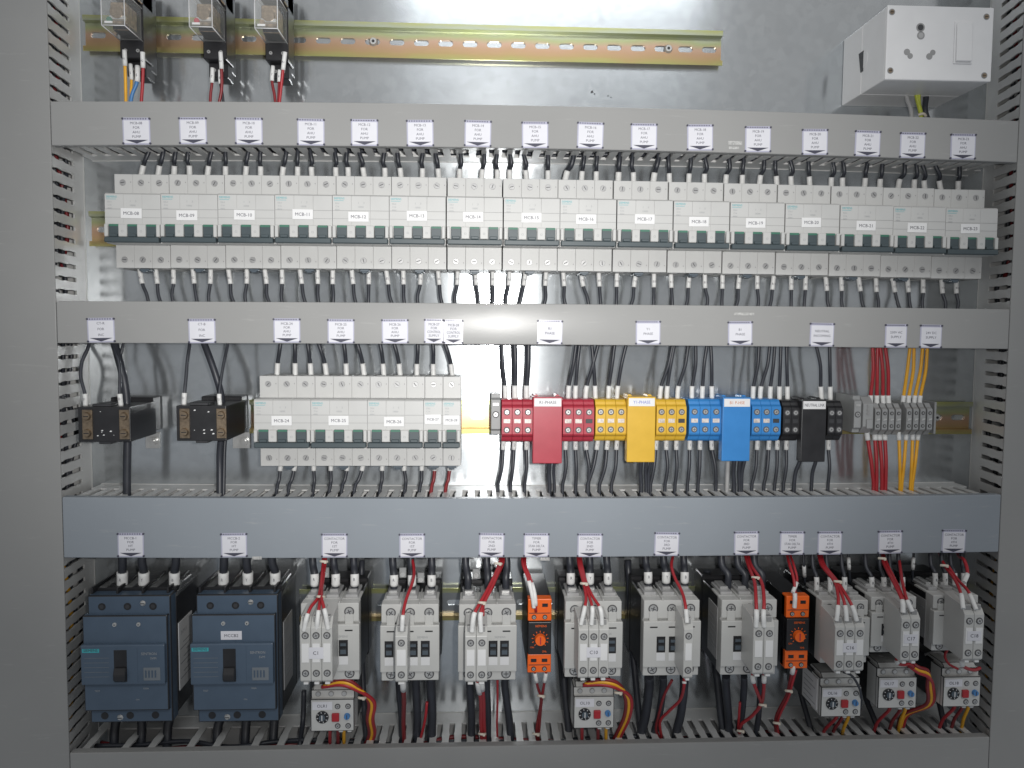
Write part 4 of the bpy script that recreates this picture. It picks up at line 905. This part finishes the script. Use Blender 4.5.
def rw(lab, pts, s=None, r=1.8, mt=W_RD, txt=None):
    r *= .84
    pts = list(pts)
    if BELOW and s and pts[0][2] > 88: pts.insert(0, (pts[0][0], pts[0][1]-11, pts[0][2]-4))
    if pts[0][1] < 550: pts[0] = (pts[0][0], 546, 44); pts[1] = (pts[1][0], pts[1][1], min(pts[1][2], 80)); pts.insert(1, ((pts[0][0]*2+pts[1][0])/3, 556, 62))
    small(pts, r, mt, lab, g, s[0] if s else None, s[1] if s else None, txt, fr=r+.6)
# contactor 1
rw('left branch red wire to the triple block of first contactor',[(324,548,70),(322.5,570,90),(319,595,118),(311,607,134),(306.5,618,140),(304,630,138)],((308.5,614,139),(304.8,629,138)))
rw('middle branch red wire to the triple block of first contactor',[(327,548,72),(324,572,94),(320.5,597,120),(319,608,134),(317.5,620,138),(317,628,136)],((318.8,609,137),(317,626,138)))
rw('right branch red wire to the triple block of first contactor',[(325.5,548,68),(323,574,96),(321.5,596,124),(323.5,606,136),(325.5,614,140),(328,628,138)],((324.5,609,138),(328,627,138)))
# contactor 2
rw('single curved red wire to the slim block of second contactor',[(410.5,548,70),(414,570,90),(412.5,582,104),(406,600,125),(403,615,138),(402,630,138)],((402.6,615,138),(401.5,629,138)))
# contactor 3
for k, (e, s0) in enumerate(((472.5,0),(481.5,1))):
    rw('%s red wire to the double block of third contactor'%('left','right')[k],[(501+k*2,548,70),(499+k*2,565,86),(490+k*3,585,112),(480+k*4,603,130),(474+k*6.5,615,138),(472+k*9,631,138)],((475+k*6.4,612,138),(472+k*9.4,630,138)),2.0)
rw('third red wire bundled behind the double block of third contactor',[(505,548,66),(502,566,82),(492,586,106),(484,602,124),(483,616,132)],None,1.7)
# timers
rw('red wire with long sleeve to the first orange timer',[(522,548,74),(523,565,84),(528,578,92),(532,594,98),(534,607,98)],((529.5,580,94),(533,603,99)),1.8)
rw('second red wire with long sleeve to the first orange timer',[(525,548,72),(525.5,566,82),(531,580,90),(535,596,98),(536,612,98)],((532,582,93),(535.3,606,99)),1.6)
rw('red wire with sleeve to the second orange timer',[(786,548,74),(790,566,84),(794,580,92),(795,596,98),(794.5,607,98)],((795,592,98),(794.6,606,99)),1.8)
rw('second red wire to the second orange timer',[(789,548,72),(794,566,82),(797,580,90),(793,592,98)],((792,578,94),(791,592,98)),1.6)
# contactor 4
for k, (x1, x2) in enumerate(((582,578.5),(588.5,595),(592,602.5))):
    rw('%s red wire to the triple block of fourth contactor'%SIDE3[k],[(577+k*1.5,548,70),(579+k*1.5,566,86),(583.5+k*1.5,583,108),(586+k*3.5,597,126),(584.5+k*8,609,137),(581+k*10.5,624,138)],((585+k*7,606,137),(581.5+k*10.5,622,138)),1.7)
# contactor 5
rw('single red wire to the slim block of fifth contactor',[(673.5,548,70),(671.5,566,86),(675,578,100),(682,592,118),(685.5,606,134),(687,622,138)],((685.6,609,136),(687.6,625,139)),1.8)
# contactor 6
for k in (0,1):
    rw('%s red wire to the double block of sixth contactor'%('left','right')[k],[(744+k*3,548,70),(748.5+k*3,566,90),(754.5+k*7,582,112),(756+k*8,600,132),(756.5+k*7,615,139),(756+k*8,626,138)],((756.6+k*7,609,138),(756+k*7.5,625,139)),2.0)
# contactor 7
for k in (0,1,2):
    rw('%s red wire to the triple block of seventh contactor'%SIDE3[k],[(817+k*1.5,548,70),(822+k*1.5,566,88),(834+k*1.5,581,110),(838+k*4,595,128),(838+k*7.5,608,137),(836.5+k*10,620,138)],((838+k*7.4,606,137),(836.8+k*10,620,138)),1.8)
# contactor 8 and 9
rw('left red wire slanting to the double block of eighth contactor',[(879,548,72),(885,566,92),(894,583,116),(902,600,134),(903,612,138)],((902,598,135),(903,612,138)),2.0)
rw('right red wire to the double block of eighth contactor',[(898,548,72),(900,566,90),(902,580,112),(906,597,132),(912,611,138)],((906,600,135),(912.5,612,138)),1.8)
rw('middle red wire slanting to the double block of eighth contactor',[(882,548,70),(888,566,90),(897,584,114),(904,600,132)],None,1.8)
rw('left red wire to the double block of ninth contactor',[(938,548,72),(945,566,90),(955,580,112),(961,594,130),(963,608,138)],((961.5,594,132),(963,608,138)),1.8)
rw('curved red wire to the double block of ninth contactor',[(956,548,72),(964,560,86),(967.5,572,96),(964,582,104)],((966,575,98),(963.5,587,108)),2.0)
rw('right red wire with long sleeve to the ninth contactor',[(948,566,88),(958,580,108),(968,591,126),(976,609,138)],((971,593,130),(976,609,138)),1.7)
# below
g = 'wires leaving the bottom row devices'; BELOW = True
rw('dark red wire under the slim block of second contactor',[(403,684,128),(404,700,100),(403.5,720,70),(404,740,55),(404,756,50)],((402.8,680,132),(403.4,691,120)),2.6,W_DR)
rw('short red wire between black cables under second contactor',[(427,702,62),(425,720,60),(420,742,52),(419,756,50)],None,1.7)
rw('thick red wire bundle left strand under third contactor',[(478,684,128),(481,700,105),(481,722,75),(482,742,55),(482,756,50)],((478,682,130),(480.5,695,118)),2.4)
rw('thick red wire bundle right strand under third contactor',[(482,684,128),(483.5,700,105),(484,722,75),(485,742,55),(485,756,50)],((482.5,678,132),(483,692,120)),2.2)
rw('lone straight red wire under third contactor',[(497.5,680,90),(497.5,700,80),(497,722,62),(497.5,744,52),(497.5,757,50)],None,1.3)
rw('left red wire under first orange timer',[(535,673,90),(538,688,86),(541,700,80),(537,725,62),(536,744,52),(536,757,50)],((534.5,673,92),(537,683,90)),1.6,W_DR)
rw('right red wire under first orange timer',[(546,673,90),(543.5,688,86),(541.5,702,80),(539.5,725,62),(538,744,52),(538,757,50)],((546,673,92),(544.5,683,90)),1.6,W_DR)
rw('left red wire under the slim block of fifth contactor',[(684,686,110),(680,700,90),(668,712,74),(660,722,62),(662,740,52),(664,756,50)],((682.5,678,130),(682,690,118)),1.8)
rw('dark red wire slanting under fifth contactor',[(672,680,88),(664,696,78),(659,714,66),(656,730,56),(662,742,52),(664,756,50)],None,1.7,W_DR)
for k in (0,1):
    rw('%s red wire under the double block of sixth contactor'%('left','right')[k],[(753+k*11,680,120),(757+k*6.5,692,112),(761,704,92),(752,716,76),(741,725,62),(739,738,54),(738,756,50)],((752+k*11.5,676,134),(754+k*9.5,686,122)),2.0)
rw('dark red wire leaving the second orange timer',[(793,668,92),(790,682,86),(787,695,80),(776,718,62),(777,738,52),(778,756,50)],((791,666,95),(793,676,92)),2.2,W_DR)
rw('thin red wire twisted with the dark one under second timer',[(796,670,92),(792,684,88),(788.5,697,82),(778,720,64),(779,740,52)],None,1.6)
rw('short red stub rising left of the sixth contactor wires',[(740,702,66),(739,716,64),(738.5,730,56),(741,742,54)],None,1.6)
rw('small red loop under the eighth and ninth contactor',[(948,648,90),(945,656,92),(949,664,94),(958,669,96)],None,1.5)
rw('red wire between ninth auxiliary block and its overload relay',[(962,664,120),(966,668,110),(974,670,100),(980,668,96)],((963,658,134),(965,667,122)),2.0)
rw('red wire between eighth auxiliary block and its overload relay',[(897,662,112),(903,665,108),(909,664,104),(914,667,100)],((905,660,134),(908,668,122)),1.8)
def yr(lab, pts, r=1.7, mt=W_YL): small(pts, r, mt, lab, 'yellow and red loops round the overload relays')
for n_, (x0,y0,xa,ya,xb,yb,xc,yc,lab) in enumerate(((322,686,352,683,371,705,366,742,'first'),(583,684,616,683,628,702,612,744,'second'),(908,664,926,671,930,690,900,722,'fourth'))):
    for k in (0,1,2):
        mt = (W_RD,W_YL,W_DR)[k]; o = (k-1)*2.6
        yr('%s strand of the loop over the right side of the %s overload relay'%(('red','yellow','dark red')[k],lab),[(x0+k*2,y0-o*.4,96),(xa*.6+x0*.4,ya-1-o,100),(xa+2,ya+3-o,100),(xb-o,yb-4,92),(xb-1-o,yb+14,78),(xc+6-o,yc-8,60),(xc-o,yc+6,50)],1.9,mt)
for lab, xs, y in (('first',(330,338,344),738),('second',(582,598,606),735),('third',(836,842,848),722),('fourth',(889,900,905),714),('fifth',(954,962,968),712)):
    for k, x in enumerate(xs):
        mt = (W_RD,W_DR,W_YL)[k]; sh = 0 if lab in ('first','second') else -(14,10,6)[k]
        yr('%s wire below the %s overload relay from left'%(('red','dark red','yellow')[k],lab),[(x,y-10,82),(x,y-4,74),(x+sh*.7,y+6,62),(x+sh,y+14,54),(x+sh-3,y+26,46)],1.7,mt)
small([(868,668,60),(876,657,70),(890,660,74),(900,672,80)],1.7,W_GY,'grey looped cable over the fourth overload relay','grey cables between relays')
small([(925,655,60),(938,652,66),(950,660,70)],1.7,W_GY,'grey looped cable over the fifth overload relay','grey cables between relays')
small([(843,672,105),(852,676,108),(860,690,100),(861,705,90),(856,716,80)],1.2,W_BK,'thin black looped wire at right of the third overload relay','grey cables between relays')
# sleeves hanging on spare wires
for x, y, dx in ((848,562,1),(914,562,-1),(803,572,1),(1,0,0)):
    if x > 1: wire([W(x,548,60),W(x+dx*.4,556,62),W(x+dx,566,64),W(x+dx*2,584,56)],1.3,W_BK,'thin black wire with a high white sleeve %s'%{848:'above the seventh contactor',914:'between the eighth and ninth contactors',803:'above the second orange timer'}[x],'thin black wires with high sleeves',[(W(x,y-4,64),W(x+dx,y+8,64))],'N')
# cable ties
for x, y, d, lab in ((324,561,84,'above the first contactor'),(321,596,122,'at the fork above the first contactor'),(498,563,88,'above the third contactor'),(482,602,132,'at the fork above the third contactor'),(584,583,112,'at the fork above the fourth contactor'),
        (755,577,104,'above the sixth contactor'),(762,704,96,'under the sixth contactor'),(837,581,112,'above the seventh contactor'),(881,558,86,'above the eighth contactor'),(943,565,94,'above the ninth contactor'),
        (362,697,100,'on the loop right of the first overload relay'),(618,692,104,'on the loop right of the second overload relay'),(541,695,86,'under the first orange timer'),(536,733,62,'low under the first orange timer'),(788,690,88,'under the second orange timer'),(776,722,66,'low under the second orange timer'),(482,733,66,'low under the third contactor'),(740,730,62,'low under the sixth contactor')):
    m = MB(); m.tube([(-3.2,1,0),(-1.5,3.2,.5),(1.5,3.2,.3),(3.4,.8,-.6)],1.25,TIE,8); m.box(.6,3.2,2.4,4.8,-1.4,1.4,TIE,.4)
    tag(obj('cable_tie', m, None, tuple(W(x,y,d))),'cream cable tie '+lab,'cable tie','cream cable ties on wire bundles')
# flat clamps between cables above contactors 1..3
for x, y, lab in ((326,572,'first'),(403,572,'second'),(476,573,'third'),(421,577,'second, right')):
    m = MB(); m.box(-3.4,3.4,0,3,-5,5,CLAMP,.5); m.cyl(0,2.8,-1.5,2.4,4.4,STEEL,10); tag(obj('wire_connector', m, None, tuple(W(x,y,66))),'small grey screw connector between cables above the %s contactor'%lab.replace(', right',' contactor, right hand one').replace(' contactor contactor',' contactor'),'connector','grey screw connectors')

# ------------------------------------------------------------------ wires lying in the ducts, seen through the slots
g = 'wires inside the side ducts'
for side, xb in (('left',XL-27),('right',XR+37)):
    for k, (mt, cn, off, lo, hi) in enumerate(((W_BK,'black',14,-560,560),(W_BK,'black',10,-560,560),(W_DR,'dark red',6,-560,560),(W_BK,'black',1,-560,560),(W_DR,'dark crimson',-4,-560,-40),(W_BK,'black',-7,-300,560),
            (W_YL,'yellow',12,-560,-180),(W_BK,'black',15,-560,520),(W_DR,'brownish red',9,60,560),(W_BK,'black',3,-560,560))):
        off *= 1 if side == 'left' else -1; pts = []; z = lo
        while z <= hi: pts.append(Vector((xb+off+random.uniform(-4,4), 26+(k%4)*8+random.uniform(-9,9), z))); z += 38
        wire(pts, 2.1, mt, '%s wire, %s from the inner slots inside the %s vertical duct'%(cn,ORD[k],side), g, seg=6)
g = 'wires inside the horizontal ducts'
for bi, (nm, z0, z1) in enumerate((('top',Z['a0'],Z['a1']),('second',Z['b0'],Z['b1']),('wide bluish',Z['c0'],Z['c1']),('bottom',Z['d1']-50,Z['d1']))):
    for k, (mt, cn) in enumerate(((W_BK,'black'),(W_BK,'second black'),(W_RD,'red'),(W_DR,'dark red'),(W_BK,'third black'))):
        zc = (z0+10, z0+18, (z0+z1)/2, z1-14, z1-8)[k]; x = XL+10; pts = []
        while x < XR-10: pts.append(Vector((x, 14+k*8+random.uniform(-6,8), zc+random.uniform(-4,2)+bow(bi,x)))); x += 45
        wire(pts, 2.4, mt, '%s wire lying inside the %s horizontal duct'%(cn,nm), g, seg=6)
